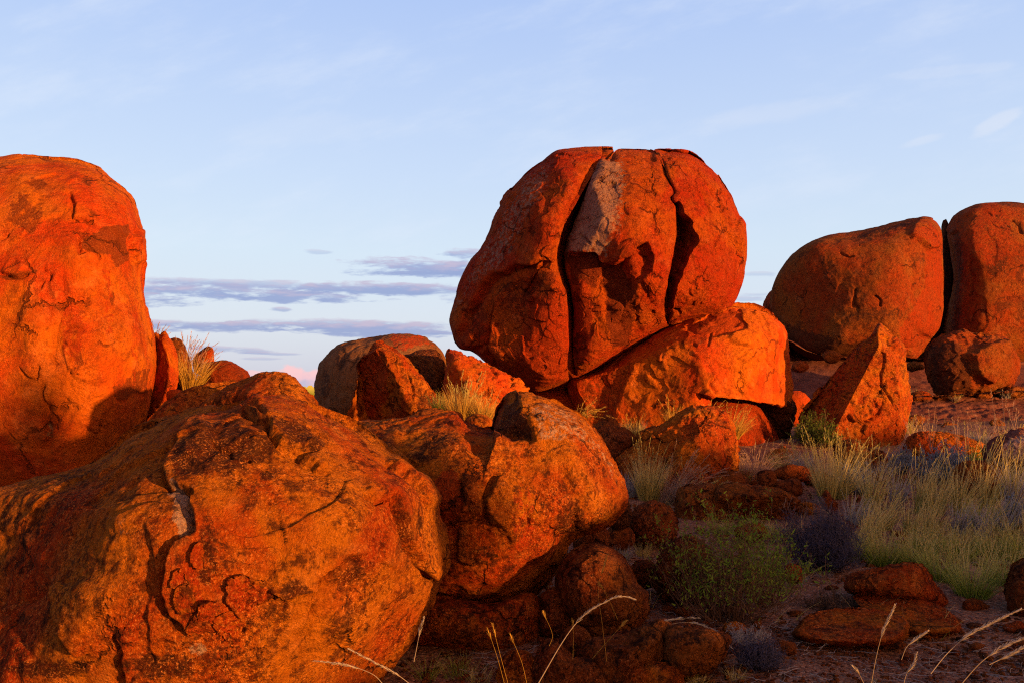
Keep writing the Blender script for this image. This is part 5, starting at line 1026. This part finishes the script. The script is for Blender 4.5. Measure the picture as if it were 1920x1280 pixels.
# ---- arching stems near the camera
stalk([(1006, 1286), (1050, 1210), (1078, 1170), (1106, 1144), (1134, 1128), (1158, 1118), (1175, 1118), (1190, 1123)], 3.0, 'long bright stalk arching right over the round dark brown boulder', .5, 1, r0=.0032, dens=1.1)
stalk([(780, 1290), (742, 1262), (700, 1240), (655, 1216)], 2.9, 'stalk with a seed head reaching up left in front of the huge boulder', .75, 2, r0=.0020, dens=.8)
stalk([(725, 1290), (700, 1264), (650, 1246), (590, 1238)], 2.9, 'lower stalk lying to the left in front of the huge boulder', .6, 3, r0=.0020, dens=.7)
stalk([(776, 1240), (782, 1210), (788, 1180), (794, 1160)], 3.4, 'short upright stalk in front of the black gap beside the huge boulder', .45, 4, r0=.0020)
stalk([(1632, 1290), (1642, 1235), (1655, 1185), (1678, 1134)], 2.6, 'upright stalk with a plume on the gravel, leftmost of the bottom right group', .42, 5, r0=.0022, dens=1.3)
stalk([(1690, 1236), (1700, 1212), (1720, 1195), (1740, 1182)], 3.0, 'small stalk right of the upright plume', .6, 6, r0=.0018)
stalk([(1745, 1262), (1775, 1225), (1815, 1190), (1860, 1166), (1912, 1142)], 2.7, 'long pale stalk with a plume leaning right toward the edge', .62, 7, r0=.0025, dens=1.5, hs=1.2)
stalk([(1795, 1290), (1840, 1240), (1885, 1210), (1960, 1180)], 2.5, 'longest pale stalk cut by the right edge', .6, 8, r0=.0025, dens=1.5, hs=1.2)
stalk([(1855, 1245), (1890, 1228), (1925, 1210), (1960, 1202)], 2.6, 'pale plume just below the longest stalk at the right edge', .8, 9, r0=.0022, dens=1.3)
stalk([(1692, 1290), (1700, 1262), (1712, 1245), (1718, 1225)], 3.0, 'short straw plume at the bottom edge below the small stalk', .6, 10, r0=.002, dens=1.3)
stalk([(1600, 1250), (1610, 1262), (1622, 1285)][::-1], 2.8, 'tiny bent straw at the bottom edge left of the plumes', .5, 11, r0=.002)
for k, pth in enumerate([[(1100, 1235), (1150, 1205), (1200, 1180), (1260, 1160), (1312, 1157)], [(1105, 1240), (1170, 1200), (1240, 1176), (1300, 1180), (1322, 1200)], [(1110, 1250), (1200, 1190), (1280, 1166), (1340, 1180), (1370, 1212)], [(1120, 1245), (1190, 1205), (1250, 1182), (1310, 1190)]]):
    stalk(pth, 4.7, ['uppermost', 'second', 'longest and outermost', 'lowest inner'][k] + ' of the thin arching grey stems over the bottom boulders', .35, 20 + k, G_grey, r0=.0009, dens=.6, group='arching grey stems over the bottom boulders')
for k, (pth, lb) in enumerate([([(1138, 1240), (1128, 1160), (1122, 1100), (1138, 1042)], 'fine stem crossing the face of the round dark brown boulder'), ([(1158, 1160), (1140, 1120), (1124, 1092)], 'fine short stem leaning left over the round dark brown boulder'),
                               ([(1074, 1236), (1075, 1200), (1074, 1166)], 'fine vertical stem in front of the knobby stone'), ([(1020, 1150), (1036, 1190), (1030, 1210)][::-1], 'hair thin curved stem beside the ragged slab'),
                               ([(948, 1290), (935, 1240), (922, 1200), (914, 1180)], 'thin stem leaning left before the rounded stone'), ([(955, 1290), (936, 1220), (924, 1172)], 'second thin stem leaning left before the rounded stone'),
                               ([(990, 1290), (978, 1240), (957, 1190)], 'thin stem between the two bottom stones'), ([(1110, 1235), (1140, 1200), (1172, 1165)], 'thin stem rising right from the knobby stone')]):
    stalk(pth, 4.2, lb, .2, 40 + k, G_gold, r0=.0014, dens=.5)

# ================================================================== GRAVEL AND GROUND LITTER (nobody could count it)
def scatter(name, n, smin, smax, mat, label, cat, xr, yr, seed, flatk=0.6):
    r = np.random.default_rng(seed); yy = yr[0] * (yr[1] / yr[0]) ** r.random(n); xx = (r.uniform(xr[0], xr[1], n)) * yy * 0.68
    s = smin * (smax / smin) ** (r.random(n) ** 2.2)
    base = np.array([(1, 0, 0), (0, 1, 0), (-1, 0, 0), (0, -1, 0), (.6, .6, .6), (-.6, .6, .55), (-.6, -.6, .6), (.6, -.6, .5), (0, 0, .95), (0, 0, -.6)], float)
    fc = np.array([(0, 4, 7), (0, 1, 4), (1, 5, 4), (1, 2, 5), (2, 6, 5), (2, 3, 6), (3, 7, 6), (3, 0, 7), (4, 8, 7), (4, 5, 8), (5, 6, 8), (6, 7, 8)])
    an = r.uniform(0, 6.28, n); ca, sa = np.cos(an), np.sin(an); sc = r.uniform(0.6, 1.3, (n, 3)); sc[:, 2] *= flatk
    b_ = base[None] * sc[:, None] * (1 + r.normal(0, .14, (n, len(base), 1)))
    V = np.stack([b_[..., 0] * ca[:, None] - b_[..., 1] * sa[:, None], b_[..., 0] * sa[:, None] + b_[..., 1] * ca[:, None], b_[..., 2]], -1) * s[:, None, None]
    V += np.stack([xx, yy, ground_z(xx, yy) + s * 0.1], -1)[:, None]
    Fc = (fc[None] + (np.arange(n) * len(base))[:, None, None]).reshape(-1, 3)
    o = mesh_obj(name, V.reshape(-1, 3), Fc, mat, smooth=False, origin=(0, 0, 0)); tag(o, label, cat, kind='stuff')
scatter('gravel', 26000, 0.004, 0.028, M_dk, 'loose red brown granite gravel strewn over the sandy hollow', 'gravel', (-.2, 1.05), (2.3, 13), 1)
scatter('stones', 1700, 0.02, 0.085, M_dk, 'fist sized rusty stones scattered among the grass and gravel', 'stones', (-.1, 1.05), (5.0, 27), 2)
scatter('granite_grit', 9000, 0.003, 0.010, M_pk, 'pale pinkish grit lying on the red sand', 'grit', (-.1, 1.05), (2.3, 9), 3)
# sparse dry blades and fallen twigs
r = np.random.default_rng(77); n = 3600
yy = 5.5 * (22 / 5.5) ** r.random(n); xx = r.uniform(0.02, 1.05, n) * yy * .66; keep = (fbm(np.column_stack([xx * .8, yy * .8, 0 * xx]), 2) > -0.1) | (yy > 10); keep &= (yy > 8.2) | (r.random(n) < .3); xx, yy = xx[keep], yy[keep]; n = len(xx)
b0 = np.stack([xx, yy, ground_z(xx, yy)], -1); h = r.uniform(.05, .24, n); d = np.stack([r.normal(.15, .4, n), r.normal(0, .4, n), np.ones(n)], -1); t = np.linspace(0, 1, 4)
P = b0[:, None] + d[:, None] * (h[:, None] * t)[..., None]; P[..., :2] += (d[:, None, :2] * (h[:, None] * t ** 2)[..., None]) * .7
R_ = Rib(); ph = r.uniform(0, 3.14, n); R_.blades(P, np.stack([np.cos(ph), np.sin(ph), 0 * ph], -1), np.full(n, .006), r.random(n)); o = R_.build('dry_grass', G_straw, (0, 0, 0)); tag(o, 'sparse dry grass blades scattered over the hollow', 'grass', kind='stuff')
R_ = Rib(); n = 2600; yy = 3.5 * (11 / 3.5) ** r.random(n); xx = r.uniform(-.1, 1.02, n) * yy * .66; an = r.uniform(0, 6.28, n); L = r.uniform(.04, .2, n)
b0 = np.stack([xx, yy, ground_z(xx, yy) + .012], -1); d = np.stack([np.cos(an), np.sin(an), r.uniform(0, .12, n)], -1); P = b0[:, None] + d[:, None] * (L[:, None] * t)[..., None] + r.normal(0, .006, (n, 4, 3))
R_.blades(P, np.stack([-np.sin(an), np.cos(an), 0 * an], -1) * .7 + np.array([0, 0, .7]), np.full(n, .0035), r.random(n), taper=4); o = R_.build('twig_litter', G_grey, (0, 0, 0)); tag(o, 'fallen grey twigs and straw lying on the gravel', 'litter', kind='stuff')
# low scrub of the far plain, seen only as a thin line at the horizon
R_ = Rib(); n = 9000; yy = 70 * (900 / 70) ** r.random(n); xx = r.uniform(-.75, .75, n) * yy; b0 = np.stack([xx, yy, ground_z(xx, yy)], -1); h = r.uniform(.5, 1.8, n)
P = b0[:, None] + np.stack([r.normal(0, .1, n), r.normal(0, .1, n), np.ones(n)], -1)[:, None] * (h[:, None] * t)[..., None]; R_.blades(P, np.tile([1., 0, 0], (n, 1)), h * 1.1, r.random(n), taper=2.5); o = R_.build('scrub', G_green, (0, 0, 0)); tag(o, 'low scrub covering the far plain at the horizon', 'scrub', kind='stuff')
